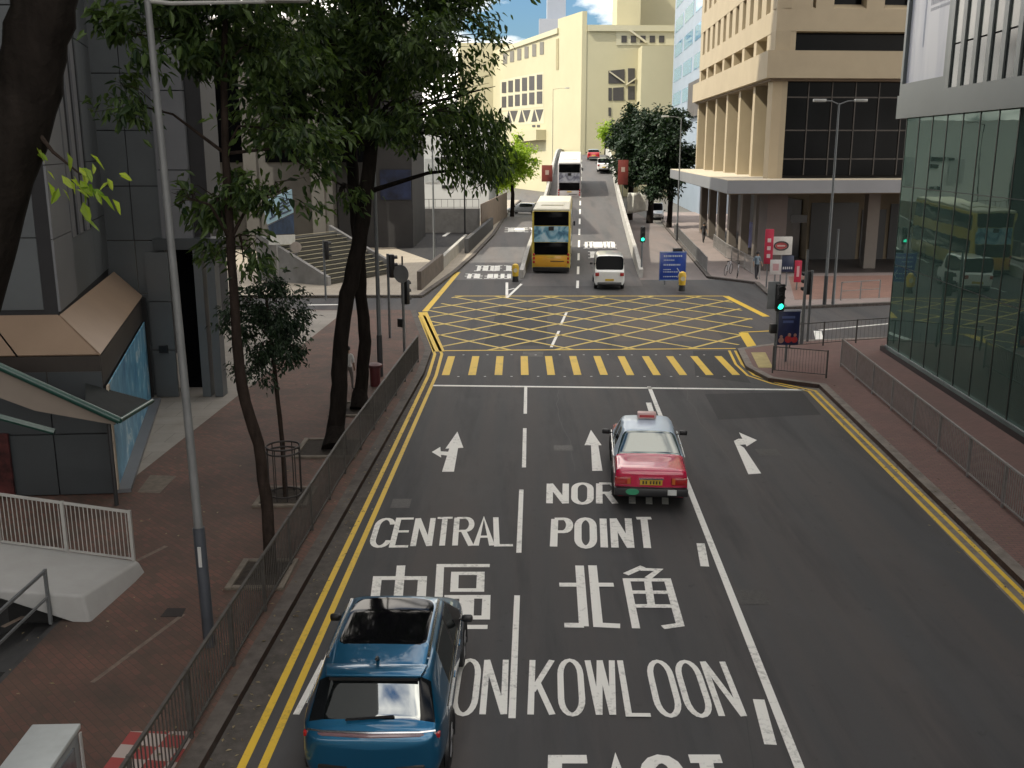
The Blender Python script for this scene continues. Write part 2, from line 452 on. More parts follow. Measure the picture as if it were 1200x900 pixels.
struct(MB().prism([(15.2, 52.6), (40, 56.5), (40, 64.5), (17.6, 62.6)], .1, .1342).build('red_paving', brick_mat('warm red paving', (.22, .12, .09), (.27, .15, .115), (.15, .1, .08), .4, .2, dirt=(.17, .11, .085))))
kerb_strip('left_kerb', KL, .26)
kerb_strip('right_kerb', KR, .26, side=-1, mat=kerb_pale)
kerb_strip('far_left_kerb', KF, .3)
kerb_strip('far_right_kerb', KG, .3)
gut = MB(); ribbon(gut, offset(KL[:4], -.22), .42, .004); struct(gut.build('left_gutter', gutter_mat))
gut = MB(); ribbon(gut, offset(KR[:3], .24), .44, .004); struct(gut.build('right_gutter', kerb_pale))
struct(MB().prism([V2(S(880, 413, .13)), V2(S(889, 431, .13)), V2(S(906, 431, .13)), V2(S(897, 413, .13))], .1, .136).build('tactile_paving', M('yellow tactile paving', (.36, .29, .12), .8, var=.2)))
chq = M('red and white chequered paving', (.3, .1, .1), .8, var=.2)
n, l = chq.node_tree.nodes, chq.node_tree.links
ck = n.new('ShaderNodeTexChecker'); ck.inputs['Scale'].default_value = 3.4; ck.inputs['Color1'].default_value = (.30, .055, .05, 1); ck.inputs['Color2'].default_value = (.40, .34, .31, 1)
t = n.new('ShaderNodeTexCoord'); mpn = n.new('ShaderNodeMapping'); mpn.inputs['Rotation'].default_value = (0, 0, .12); mpn.inputs['Location'].default_value = (0, 0, .1); l.new(t.outputs['Object'], mpn.inputs['Vector']); l.new(mpn.outputs['Vector'], ck.inputs['Vector']); l.new(ck.outputs['Color'], n['Principled BSDF'].inputs['Base Color'])
struct(MB().prism([(-5.5, 8.2), (-4.48, 8.2), (-4.4, 12.2), (-5.3, 12.2)], .1, .1365).build('chequered_paving', chq))
# paler bands and covers let into the brown paving
for i, (a, b, w) in enumerate([((3, 735), (195, 640), .10), ((108, 800), (215, 720), .08)]):
    m_ = MB(); ribbon(m_, [S(*a, .13), S(*b, .13)], w, .1345)
    struct(m_.build('paving_band', M('pale paving strip', (.15, .115, .09), .8, var=.3, scale=8)))
cov = MB(); cov.prism([V2(S(u, v, .13)) for u, v in [(188, 723), (213, 723), (218, 713), (196, 713)]], .1, .137)
struct(cov.build('drain_cover', M('iron cover', (.03, .024, .022), .7, .3)))
cov = MB()
cov.prism([V2(S(u, v, .13)) for u, v in [(161, 577), (187, 578), (207, 558), (176, 557)]], .1, .137)
struct(cov.build('access_cover', M('stone access cover', (.14, .115, .09), .85, var=.25, scale=6)))

# side road right of the flyover, driveway left, flyover
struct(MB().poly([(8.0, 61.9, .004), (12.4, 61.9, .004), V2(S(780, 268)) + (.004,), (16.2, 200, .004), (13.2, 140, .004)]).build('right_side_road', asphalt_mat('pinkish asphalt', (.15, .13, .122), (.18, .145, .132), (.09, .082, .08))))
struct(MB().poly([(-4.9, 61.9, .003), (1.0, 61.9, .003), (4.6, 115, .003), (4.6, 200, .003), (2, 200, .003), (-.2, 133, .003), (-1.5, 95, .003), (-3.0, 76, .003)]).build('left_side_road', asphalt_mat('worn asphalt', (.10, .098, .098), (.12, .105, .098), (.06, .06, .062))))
dw = [V2(S(464, 291, .13)), V2(S(512, 308, .13)), V2(S(557, 268, .13)), V2(S(508, 267, .13))]
driveway = struct(MB().prism(dw, .1, .136).build('driveway', asphalt_mat('dark asphalt', (.022, .022, .024), (.026, .024, .023), (.014, .014, .015))))
PROF = [(58, -.05), (62, .01), (66, .1), (75, .5), (90, 1.55), (108, 3.0), (125, 4.9), (138, 6.3), (148, 6.95), (160, 7.15), (210, 7.0)]
def zf(Y):
    if Y <= PROF[0][0]: return PROF[0][1]
    for (a, za), (b, zb) in zip(PROF, PROF[1:]):
        if Y <= b:
            t = (Y - a) / (b - a); return za + (zb - za) * t
    return PROF[-1][1]
def FX(x, Y): return x + .07 * (Y - 63)      # flyover runs a little to the right
ys = [59, 62, 64, 66, 69, 72, 75, 80, 85, 90, 96, 102, 108, 114, 120, 125, 130, 135, 140, 144, 148, 154, 160, 175, 190, 210]
fl = MB()
n_ = len(ys)
vs = []
for Y in ys:
    vs += [(FX(.75, Y), Y, max(zf(Y), .006)), (FX(8.15, Y), Y, max(zf(Y), .006))]
fl.add(vs, [(2 * i, 2 * i + 1, 2 * i + 3, 2 * i + 2) for i in range(n_ - 1)])
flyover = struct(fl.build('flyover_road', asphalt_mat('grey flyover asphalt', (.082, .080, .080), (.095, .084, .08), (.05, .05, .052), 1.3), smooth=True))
concrete = M('pale concrete', (.42, .41, .38), .85, var=.12, scale=2, dirt=(.22, .20, .18), dirt_amt=.5)
concrete_grey = M('grey concrete', (.24, .235, .225), .85, var=.15, scale=1.5, dirt=(.13, .12, .11), dirt_amt=.6)
def fly_wall(name, x, th, h, ystart, mat, low):
    w = MB(); Y = [y for y in ys if y >= ystart]; Y = [ystart] + [y for y in Y if y > ystart + .5]
    vs, fs = [], []
    for y in Y:
        hh = h * min(1, .55 + (y - ystart) * .06)
        a, b = FX(x, y), FX(x + th, y); zb = -.02 if low else zf(y) + .0
        vs += [(a, y, zb), (b, y, zb), (b, y, zf(y) + hh), (a, y, zf(y) + hh)]
    for i in range(len(Y) - 1):
        k = i * 4
        fs += [(k, k + 4, k + 7, k + 3), (k + 1, k + 2, k + 6, k + 5), (k + 3, k + 7, k + 6, k + 2)]
    e = (len(Y) - 1) * 4
    fs += [(0, 3, 2, 1), (e, e + 1, e + 2, e + 3)]
    return w.add(vs, fs).build(name, mat)
tag(fly_wall('parapet', .50, .26, .95, 62.6, concrete, True), 'concrete side wall of the flyover, left of the buses', 'wall')
tag(fly_wall('parapet', 8.12, .26, .95, 62.8, concrete, True), 'pale curving side wall of the flyover, right of the white van', 'wall')

# ------------------------------------------------------------------ painted markings (parts of the road they lie on)
ZM = .006
def mark(name, mat, parent=None, z=ZM):
    return MB(), name, mat, (parent or road)
def lines(name, mat, segs, parent=None, z=ZM):
    mb = MB()
    for k, (pts, w) in enumerate(segs):
        ribbon(mb, pts, w, (lambda p, k=k: (z(p) if callable(z) else z) + .0012 * (k % 7)))
    return mb.build(name, mat, parent or road)
YL = [(-4.1, -15), (-3.45, 11.56), (-2.89, 34.94), V2(S(514, 415)), V2(S(494, 370))]
lines('double_yellow_line', yellow_line, [(offset(YL, .15), .115)])
lines('double_yellow_line', yellow_line, [(offset(YL, -.13), .115)])
YR = [(7.45, -15), (9.31, 16.52), (10.2, 32.55), V2(S(907, 449)), V2(S(880, 440)), V2(S(866, 427)), V2(S(858, 411))]
lines('double_yellow_line', yellow_line, [(offset(YR, .12), .10)])
lines('double_yellow_line', yellow_line, [(offset(YR, -.12), .10)])
# yellow box junction
BX = [V2(S(521, 411)), V2(S(862, 409)), V2(S(886, 378)), V2(S(850, 347)), V2(S(533, 347)), V2(S(499, 366))]
lines('box_junction_outline', yellow_line, [([S(521, 411), S(862, 408.5)], .16), ([S(533, 347), S(850, 347)], .18)])
lines('box_junction_outline', yellow_line, [([S(514.5, 412), S(495.5, 366)], .46), ([S(498, 365), S(537, 319)], .30)])
lines('box_junction_outline', yellow_line, [([S(850, 347), S(898, 371)], .36), ([S(871, 390), S(883, 409)], .42), ([S(868, 389.5), S(902, 388)], .16)])
def clip(p, d, poly):
    t0, t1 = -1e9, 1e9; n = len(poly)
    for i in range(n):
        a, b = Vector(poly[i]), Vector(poly[(i + 1) % n]); e = b - a; nn = Vector((-e.y, e.x))
        den = nn.dot(d); num = nn.dot(a - p)
        if abs(den) < 1e-9:
            if num > 0: return None
            continue
        t = num / den
        if den > 0: t0 = max(t0, t)
        else: t1 = min(t1, t)
    return (p + d * t0, p + d * t1) if t1 - t0 > .3 else None
segs = []
for sg, ang in ((1, R(47)), (-1, R(133))):
    d = Vector((math.cos(ang), math.sin(ang))); nn = Vector((-d.y, d.x))
    for k in range(-9, 10):
        r_ = clip(Vector((3.9, 47.2)) + nn * (k * 1.95 + .3), d, BX)
        if r_: segs.append(([r_[0], r_[1]], .155))
lines('box_junction_hatching', yellow_faded, segs, z=.005)
lines('crossing_bars', yellow_line, [([(x, 34.98), (x + .02, 38.35)], .28) for x in [-2.42 + .962 * k for k in range(12)]])
lines('crossing_studs', M('steel studs', (.45, .45, .44), .4, .5), [([(x - .04, y), (x + .04, y)], .08) for x in [-1.94 + .962 * k for k in range(11)] for y in (34.75, 38.6)])
# white lines
lines('stop_line', white_line, [([(-2.75, 33.36), (10.0, 32.72)], .19)])
lines('lane_line', white_line, [([(4.75, 33.2), (3.82, 11.56), (3.3, 0)], .135)])
for a, b in [((616, 452), (615.5, 485)), ((615, 502), (614, 548)), ((611, 574), (608, 648)), ((606, 698), (600, 842))]:
    A_, C_ = S(*a), S(*b)
    lines('lane_dash', white_line, [([A_ + Vector((0, -.25, 0)) if a[1] == 452 else A_, C_], .105)])
for a, b in [((760, 472), (765, 488)), ((821, 637), (826, 664)), ((889, 820), (903, 873))]:
    lines('lane_tick', white_line, [([S(*a), S(*b)], .17)])
lines('lane_dash', white_line, [([S(664, 366), S(657, 381)], .12)])
lines('lane_dash', white_line, [([S(655, 388), S(646, 407)], .12)])
lines('cross_street_line', white_line, [([S(960, 387), S(1056, 378), (40, 46.2)], .16), ([S(958, 388), S(962, 405)], .34)])
lines('cross_street_line', white_line, [([S(360, 357.5), S(397, 357)], .30)])

def arrow(polys, name='lane_arrow'):
    mb = MB()
    for k, p in enumerate(polys): mb.poly([(q[0], q[1], ZM + .0007 * k) for q in p])
    return mb.build(name, white_line, road)
# straight on + left
arrow([[S(518, 553), S(532, 553), S(537, 524), S(527, 524)], [S(522, 526), S(543, 525), S(536, 506)], [S(531, 530), S(531, 535), S(514, 533), S(514, 529)], [S(506, 530), S(517, 536.5), S(516, 524)]])
arrow([[S(694, 552), S(706, 552), S(701, 521), S(692.5, 521)], [S(685, 522), S(705, 522), S(692.5, 504)]])
arrow([[S(877, 556), S(892, 555), S(872, 525), S(860, 517)], [S(860, 517), S(866, 521.5), S(874, 521), S(874, 514.5), S(865, 514.5)], [S(866, 507), S(875, 523.5), S(887, 516)]])

patch_m = asphalt_mat('dark repair asphalt', (.030, .030, .032), (.034, .031, .030), (.018, .018, .02))
def patch(name, pts, mat, z=.0035):
    return MB().poly([(p[0], p[1], z) for p in pts]).build(name, mat, road)
patch('repair_patch', [S(815, 441), S(935, 456), S(880, 449), S(866, 428), S(852, 411), S(812, 411)], patch_m)
patch('repair_patch', [S(826, 462), S(940, 459), S(962, 486), S(842, 492)], patch_m)
patch('repair_patch', [S(612, 418), S(636, 418), S(637, 412), S(613, 412)], M('pale repair', (.11, .105, .10), .9, var=.3))
patch('repair_patch', [S(566, 405), S(640, 405), S(642, 360), S(585, 360)], patch_m, .0025)
patch('repair_patch', [S(720, 400), S(850, 400), S(820, 365), S(716, 365)], asphalt_mat('brown repair asphalt', (.075, .066, .060), (.085, .07, .062), (.05, .045, .043)), .0025)
iron = M('worn iron cover', (.045, .043, .042), .55, .4, var=.3, scale=14, bump=.5, bscale=70)
for u, v, w_, d_ in ((880, 700, .30, .30), (660, 525, .26, .26), (470, 590, .22, .3), (900, 530, .3, .3), (780, 372, .35, .35)):
    p = S(u, v); patch('manhole_cover', [(p.x - w_, p.y - d_), (p.x + w_, p.y - d_), (p.x + w_, p.y + d_), (p.x - w_, p.y + d_)], iron, .0045)

tar = M('sealed crack tar', (.014, .014, .015), .5, var=.3)
rr = random.Random(15)
for k, (x_, ya, yb) in enumerate(((2.7, 5, 20), (5.4, 17, 33), (1.6, 24, 33))):
    pts = []; y = ya; x = x_
    while y < yb:
        pts.append((x, y)); y += rr.uniform(.25, .7); x += rr.gauss(.02, .05)
    m_ = MB(); ribbon(m_, pts, .014, .0042); m_.build('sealed_crack', tar, road)

# lettering painted on the road: strokes of a tall narrow alphabet
def arc(cx, cy, rx, ry, a0, a1, n=10):
    return [(cx + rx * math.cos(R(a0 + (a1 - a0) * i / n)), cy + ry * math.sin(R(a0 + (a1 - a0) * i / n))) for i in range(n + 1)]
OV = arc(.5, .72, .5, .28, 180, 0) + arc(.5, .28, .5, .28, 0, -180) + [(0, .72)]
GL = {
    'A': [[(0, 0), (.5, 1), (1, 0)], [(.2, .3), (.8, .3)]],
    'C': [arc(.5, .74, .5, .26, 10, 180) + arc(.5, .26, .5, .26, 180, 350)],
    'E': [[(1, 1), (0, 1), (0, 0), (1, 0)], [(0, .52), (.85, .52)]],
    'H': [[(0, 0), (0, 1)], [(1, 0), (1, 1)], [(0, .5), (1, .5)]],
    'I': [[(.5, 0), (.5, 1)]],
    'K': [[(0, 0), (0, 1)], [(1, 1), (.05, .4)], [(.3, .55), (1, 0)]],
    'L': [[(0, 1), (0, 0), (1, 0)]],
    'N': [[(0, 0), (0, 1)], [(0, 1), (1, 0)], [(1, 0), (1, 1)]],
    'O': [OV],
    'P': [[(0, 0), (0, 1)], [(0, 1), (.6, 1)] + arc(.6, .76, .4, .24, 90, -90) + [(0, .52)]],
    'R': [[(0, 0), (0, 1)], [(0, 1), (.6, 1)] + arc(.6, .76, .4, .24, 90, -90) + [(0, .52)], [(.5, .5), (1, 0)]],
    'S': [arc(.5, .75, .48, .25, 20, 270) + arc(.5, .26, .5, .25, 90, -160)],
    'T': [[(0, 1), (1, 1)], [(.5, 1), (.5, 0)]],
    'W': [[(0, 1), (.25, 0)], [(.25, 0), (.5, 1)], [(.5, 1), (.75, 0)], [(.75, 0), (1, 1)]],
    '北': [[(.39, 1), (.39, .02)], [(0, .66), (.39, .66)], [(.06, .03), (.39, .03)], [(.63, 1), (.63, .04), (1, .03)], [(.63, .66), (.98, .66)]],
    '角': [[(.42, 1.0), (.06, .86)], [(.36, .95), (.72, .94), (.48, .79)], [(.12, 0), (.06, .76), (.86, .76), (.96, .06), (.62, .02)], [(.47, .76), (.47, .33)], [(.1, .55), (.88, .55)], [(.1, .33), (.9, .33)]],
    '中': [[(.05, .78), (.95, .78), (.95, .32), (.05, .32), (.05, .78)], [(.5, 1), (.5, 0)]],
    '區': [[(1, 1), (.08, 1), (.08, .03), (1, .03)], [(.36, .86), (.84, .86), (.84, .58), (.36, .58), (.36, .86)], [(.26, .47), (.54, .47), (.54, .16), (.26, .16), (.26, .47)], [(.66, .47), (.96, .47), (.96, .16), (.66, .16), (.66, .47)]],
}
def road_word(word, bl, br, tl, tr, w, gap=.28, narrow=(), parent=None, zz=None):
    """word set in the ground quad bl br tl tr (bottom/top, left/right)"""
    bl, br, tl, tr = [Vector((p[0], p[1])) for p in (bl, br, tl, tr)]
    units = [(.25 if ch == 'I' else 1.25 if ch == 'W' else 1.0) for ch in word]
    tot = sum(units) + gap * (len(word) - 1); x = 0; mb = MB(); k = 0
    for ch, u in zip(word, units):
        for st in GL[ch]:
            pts = []
            for (a, b) in st:
                s_ = (x + a * u) / tot
                lo, hi = bl.lerp(br, s_), tl.lerp(tr, s_)
                pts.append(lo.lerp(hi, b))
            shut = len(pts) > 3 and (pts[0] - pts[-1]).length < .01
            ribbon(mb, pts[:-1] if shut else pts, w, (lambda p, k=k: (zz(p) if zz else ZM) + .0012 * k), closed=shut); k = (k + 1) % 9
        x += u + gap
    return mb.build('road_lettering', white_line, parent or road)
road_word('KOWLOON', (.27, 12.83), (3.36, 12.78), (.33, 14.40), (3.37, 14.34), .095, gap=.42)
road_word('KOWLOON', (-3.14, 12.83), (-.12, 12.83), (-3.02, 14.40), (-.10, 14.40), .095, gap=.42)
road_word('CENTRAL', (-2.92, 19.05), (.02, 19.12), (-2.95, 20.62), (-.03, 20.72), .12, gap=.30)
road_word('NORTH', (.87, 21.62), (3.55, 21.55), (.93, 23.0), (3.75, 23.0), .155, gap=.55)
road_word('POINT', (.86, 19.06), (2.95, 18.95), (.95, 20.62), (3.10, 20.65), .155, gap=.55)
road_word('北', (.84, 15.52), (1.86, 15.48), (.92, 18.1), (1.98, 18.1), .17)
road_word('角', (2.02, 15.48), (2.93, 15.45), (2.16, 18.05), (3.16, 18.05), .14)
road_word('中', (-2.45, 15.45), (-1.55, 15.45), (-2.68, 18.1), (-1.70, 18.1), .17)
road_word('區', (-1.36, 15.45), (-.42, 15.45), (-1.50, 18.1), (-.44, 18.1), .15)
road_word('EAST', (.50, 10.3), (2.72, 10.3), (.58, 11.75), (2.82, 11.75), .19, gap=.4)
# blurred far lettering: rows of letter-like strokes that cannot be read in the photograph
def scribble(x0, x1, y0, y1, n, w, parent, zz, fx=None, seed=1):
    rr = random.Random(seed); mb = MB(); k = 0
    fx = fx or (lambda x, y: x)
    for i in range(n):
        a = x0 + (x1 - x0) * (i + .08) / n; b = x0 + (x1 - x0) * (i + .80) / n; ym = (y0 + y1) / 2
        opts = [[(a, y0), (a, y1)], [(b, y0), (b, y1)], [(a, y1), (b, y1)], [(a, y0), (b, y0)], [(a, ym), (b, ym)]]
        for st in rr.sample(opts, 3):
            ribbon(mb, [(fx(*p), p[1]) for p in st], w, (lambda p, k=k: zz(p) + .0012 * k)); k = (k + 1) % 9
    return mb.build('road_lettering', white_line, parent)
zfl = lambda p: max(zf(p.y), .006) + .012
scribble(4.55, 7.2, 76.2, 79.2, 9, .22, flyover, zfl, lambda x, y: FX(x, y), 3)
scribble(4.9, 7.0, 71.5, 74.6, 8, .22, flyover, zfl, lambda x, y: FX(x, y), 5)
zfs = lambda p: .008
lsr = bpy.data.objects['left_side_road']
scribble(-3.1, -.1, 62.6, 64.9, 7, .26, lsr, zfs, None, 8)
scribble(-2.6, .2, 66.6, 69.6, 7, .26, lsr, zfs, None, 9)
scribble(-.8, 2.4, 99, 104, 5, .6, lsr, zfs, None, 12)
lines('hatched_island', white_line, [([S(594, 331), S(594, 349)], .16), ([S(594, 349), S(613, 331)], .16), ([S(595, 340), S(603, 338)], .12)])
lines('driveway_arrow', white_line, [([S(520, 277, .13), S(530, 270, .13)], .35), ([S(524, 270, .13), S(540, 268, .13)], .4)], driveway, z=.142)
for k in range(14):
    Y = 58 + k * 6.2
    lines('flyover_dash', white_line, [([(FX(4.22, Y + q), Y + q) for q in (0, 1.1, 2.2, 3.4)], .16)], flyover, z=lambda p: max(zf(p.y), .006) + .015)

# ------------------------------------------------------------------ buildings
def panel_joints(mb, p, ex, w, h, nx, nz, th=.02, gap=.03, lift=0.0, skip=()):
    """cladding panels with open joints on a facade; p lower corner, ex along, outward = ex x z"""
    ex = Vector(ex).normalized(); ez = Vector((0, 0, 1)); p = Vector(p)
    pw, ph = w / nx, h / nz
    for i in range(nx):
        for j in range(nz):
            if (i, j) in skip: continue
            mb.quadface(p + ex * (i * pw + gap / 2) + ez * (j * ph + gap / 2), ex, ez, pw - gap, ph - gap, th, lift)

# --- left tower clad in grey panels
clad = M('grey cladding panels', (.098, .108, .114), .45, .1, var=.10, scale=.6, dirt=(.07, .075, .08), dirt_amt=.4)
clad_dark = M('slate cladding panels', (.05, .057, .062), .42, .1, var=.10, scale=.6)
clad_pale = M('pale stone cladding', (.135, .14, .15), .5, .0, var=.08, scale=.6)
joint = M('open joint', (.02, .02, .022), .8)
skirt_mat = M('bronze metal skirt', (.30, .215, .15), .42, .35, var=.06, scale=.8)
fascia_mat = M('dark brown fascia', (.030, .024, .020), .6)
TA, TB, TL = Vector((-9.33, 21.9, 0)), Vector((-11.65, 30.64, 0)), Vector((-22, 20.9, 0))
UC, UD, UL = Vector((-10.6, 22.8, 0)), Vector((-12.95, 31.6, 0)), Vector((-22, 21.8, 0))
TB2 = Vector((-11.65, 31.2, 0))
tower = thing('office_tower', 'dark grey panelled tower with a bronze flared skirt over its blue mural wall', 'building', (-12, 25, 0))
TO = (-12, 25, 0)
core = MB(TO)
core.prism([(-30, 12), (-22, 20.95), V2(TA + Vector((-.06, .05, 0))), V2(TB + Vector((-.06, .05, 0))), (-11.7, 31.25), (-13.3, 31.3), (-13.3, 46), (-45, 46), (-45, 12)], .02, 3.4)
core.prism([(-17.5, -70), (-17.5, 17), V2(UL), V2(UC), V2(UD), (-13.3, 46), (-75, 46), (-75, -70)], 3.4, 78)  # upper mass extended out of view to shade the near street
core.prism([(-13.3, 31.6), (-9.6, 31.6), (-13.3, 46)], 5.2, 78)
core.build('wall', joint, tower)
w = MB(TO)
ex = (TA - TL).normalized()
panel_joints(w, TA - ex * 11 + Vector((0, 0, .15)), ex, 11, 3.1 - .15, 9, 2, .03)
w.build('lower_cladding', clad_dark, tower)
w = MB(TO); ex = (UC - UL).normalized()
panel_joints(w, UC - ex * 9.6 + Vector((0, 0, 4.35)), ex, 9.3, 57, 6, 34, .03)
w.build('front_cladding', clad, tower)
w = MB(TO); ex = (UD - UC).normalized(); Ls = (UD - UC).length
panel_joints(w, UC + Vector((0, 0, 4.3)), ex, 2.6, 57, 1, 34, .05, .02)
w.build('corner_cladding', clad_pale, tower)
w = MB(TO)
panel_joints(w, UC + ex * 6.3 + Vector((0, 0, 4.3)), ex, Ls - 6.3, 57, 2, 34, .04)
panel_joints(w, UC + ex * 2.6 + Vector((0, 0, 4.3)), ex, 3.7, 1.5, 1, 1, .04)
w.build('side_cladding', clad, tower)
for i in range(3):
    w = MB(TO); w.quadface(UC + ex * (2.75 + i * 1.2) + Vector((0, 0, 5.8)), ex, (0, 0, 1), .55, 55, .06)
    f = w.build('window_mullion', clad_pale, tower)
    w = MB(TO); w.quadface(UC + ex * (3.32 + i * 1.2) + Vector((0, 0, 5.8)), ex, (0, 0, 1), .58, 55, .015)
    w.build('window_strip', dark_glass, tower)
w = MB(TO); panel_joints(w, (-12.95, 31.55, .1), (1, 0, 0), 1.9, 61, 2, 36, .03); w.build('return_cladding', clad, tower)
w = MB(TO); panel_joints(w, (-11.05, 31.5, 5.0), (1, 0, 0), 1.0, 57, 1, 24, .2); w.build('pale_pier', clad_pale, tower)
w = MB(TO); panel_joints(w, (-11.58, 31.2, .15), (1, 0, 0), .75, 4.7, 1, 3, .08); w.build('door_pier', clad, tower)
w = MB(TO); w.box((-11.2, 31.07, 1.75), (.28, .06, .24)); w.build('intercom_box', black, tower)
for x in (-9.95, -9.55):
    w = MB(TO); w.box((x, 31.45, 2.6), (.26, .5, 4.9)); w.build('door_column', clad, tower)
w = MB(TO); w.box((-10.5, 32.6, 2.5), (1.4, .1, 4.8)); w.build('door_recess', dark_glass, tower)
w = MB(TO); w.box((-10.2, 31.55, 5.1), (2.2, .8, .35)); w.build('door_lintel', clad_dark, tower)
# flared skirt
sk = MB(TO)
lo = [Vector((-22, 20.9, 3.48)), TA + Vector((0, 0, 3.48)), TB + Vector((.05, .1, 3.52))]
hi = [Vector((-22, 21.9, 4.25)), UC + Vector((.06, -.08, 4.25)), UD + Vector((.3, -.3, 4.22))]
for i in range(2):
    n_p = 7 if i == 0 else 1
    for k in range(n_p):
        a, b = k / n_p, (k + 1) / n_p - (.004 if n_p > 1 else 0)
        q = [lo[i].lerp(lo[i + 1], a), lo[i].lerp(lo[i + 1], b), hi[i].lerp(hi[i + 1], b), hi[i].lerp(hi[i + 1], a)]
        nn = (q[1] - q[0]).cross(q[3] - q[0]).normalized() * .04
        sk.add(q + [p - nn for p in q], [(0, 1, 2, 3), (7, 6, 5, 4), (0, 4, 5, 1), (1, 5, 6, 2), (2, 6, 7, 3), (3, 7, 4, 0)])
sk.build('flared_skirt', skirt_mat, tower)
fa = MB(TO)
fa.wall(V2(TL + Vector((0, -.02, 0))), V2(TA + Vector((-.02, -.02, 0))), 2.75, 3.44, .05)
fa.wall(V2(TA + Vector((-.0, -.0, 0))), V2(TB + Vector((.02, 0, 0))), 2.75, 3.44, .05)
fa.build('fascia_band', fascia_mat, tower)
# blue mural
mm = bpy.data.materials.new('blue wave mural'); mm.use_nodes = True
n, l = mm.node_tree.nodes, mm.node_tree.links
t = n.new('ShaderNodeTexCoord'); wv = n.new('ShaderNodeTexNoise'); wv.inputs['Scale'].default_value = 1.6; wv.inputs['Detail'].default_value = 6; wv.inputs['Distortion'].default_value = 1.8
mpn = n.new('ShaderNodeMapping'); mpn.inputs['Scale'].default_value = (1, .6, .5); l.new(t.outputs['Object'], mpn.inputs['Vector']); l.new(mpn.outputs['Vector'], wv.inputs['Vector'])
cr = n.new('ShaderNodeValToRGB'); l.new(wv.outputs['Fac'], cr.inputs['Fac'])
e = cr.color_ramp.elements; e[0].position = .32; e[0].color = (.05, .19, .36, 1); e[1].position = .58; e[1].color = (.16, .42, .60, 1)
q = e.new(.63); q.color = (.6, .72, .78, 1); q = e.new(.70); q.color = (.12, .35, .48, 1)
l.new(cr.outputs['Color'], n['Principled BSDF'].inputs['Base Color']); n['Principled BSDF'].inputs['Roughness'].default_value = .35
mu = MB(TO); exm = (TB - TA).normalized(); mu.quadface(TA + exm * .25 + Vector((0, 0, .22)), exm, (0, 0, 1), (TB - TA).length - .3, 2.5, .03, .05); mu.build('mural', mm, tower)
mu = MB(TO); mu.quadface(TA + exm * .02 + Vector((0, 0, .1345)), exm, (0, 0, 1), (TB - TA).length - .05, .10, .32, .05); mu.build('plinth', clad_pale, tower)
mu = MB(TO); mu.quadface(TA + exm * .0 + Vector((0, 0, .23)), exm, (0, 0, 1), .24, 2.5, .05, .05); mu.build('mural_edge_strip', M('cream edge strip', (.42, .36, .28), .6), tower)
pm = M('dark red poster', (.07, .018, .018), .4, var=.9, scale=3)
po = MB(TO); po.box((-11.85, 21.58, .95), (.72, .06, 1.5)); po.build('poster', pm, tower)

# --- flat entrance canopy with green trim in front of the tower
can = thing('entrance_canopy', 'flat canopy with a green tube edge sticking out under the bronze skirt', 'canopy', (-11, 23, 0))
CO = (-11, 23, 0)
cz = 2.16
A1, A2, A3, A4 = D(-70, 398, 19.9), D(140, 493, 20.9), S(178, 470, cz), D(100, 449, 21.6)
A0 = A1.lerp(A2, .80)
c_ = MB(CO); c_.add([A0, A2, A3, A4] + [p - Vector((0, 0, .05)) for p in (A0, A2, A3, A4)], [(0, 1, 2), (0, 2, 3), (6, 5, 4), (7, 6, 4), (0, 4, 5, 1), (1, 5, 6, 2), (2, 6, 7, 3), (3, 7, 4, 0)])
c_.build('roof_slab', M('dark canopy roof', (.022, .025, .025), .7, spec=.15), can)
green = M('green enamel tube', (.010, .055, .043), .35, coat=.3)
c_ = MB(CO); c_.tube([A1, A2], .085, 10); c_.tube([A2, A3], .06, 10); c_.build('edge_tube', green, can, smooth=True)
nv = Vector((0, .1, -.05)); E1, E2, E3 = A1 + nv, A2 + nv + Vector((-.15, 0, 0)), Vector((0, 0, -.62))
c_ = MB(CO); c_.add([E1, E2, E2 + E3 * .12, E1.lerp(E2, .5) + E3, E1 + E3 * 1.3] + [p + Vector((0, .05, 0)) for p in (E1, E2, E2 + E3 * .12, E1.lerp(E2, .5) + E3, E1 + E3 * 1.3)], [(0, 4, 3, 2, 1), (5, 6, 7, 8, 9), (0, 1, 6, 5), (1, 2, 7, 6), (2, 3, 8, 7), (3, 4, 9, 8), (4, 0, 5, 9)]); c_.build('fascia_board', M('taupe fascia', (.20, .165, .135), .6, var=.08, scale=1), can)
c_ = MB(CO); B1 = D(-40, 478, 20.3); B2 = D(64, 506, 20.6)
c_.tube([B1, B2], .07, 8); c_.build('lower_rail', green, can, smooth=True)
c_ = MB(CO); c_.tube([(A2.x - .35, A2.y + .25, .02), (A2.x - .35, A2.y + .25, cz - .08)], .05, 8); c_.build('post', steel_dark, can, smooth=True)

# --- stairs going underground beside the pavement, and the white plinth behind them
pit = thing('stairwell', 'dark sunken stairwell beside the left pavement', 'stairs', (-10, 13, 0))
PO = (-10, 13, 0)
pw_mat = M('dark stairwell concrete', (.05, .05, .05), .85, var=.2)
m_ = MB(PO)
m_.box((x0 - .1, 13, -1.6), (.2, 8.4, 3.4)); m_.box((x1 + .1 - .16, 13, -1.62), (.16, 8.0, 3.4)); m_.box((-11.87, 8.9, -1.6), (8.2, .2, 3.3)); m_.box((-11.87, 17.06, -1.4), (8.2, .12, 3.0)); m_.box((-11.87, 13, -3.2), (8.4, 8.6, .1))
m_.build('pit_wall', pw_mat, pit)
m_ = MB(PO)
for k in range(14):
    m_.box((-8.2 - k * .3 - .0, 15.6, -.15 - k * .17 - 1.3), (.3, 2.6, 2.6))
m_.build('flight_of_steps', pw_mat, pit)
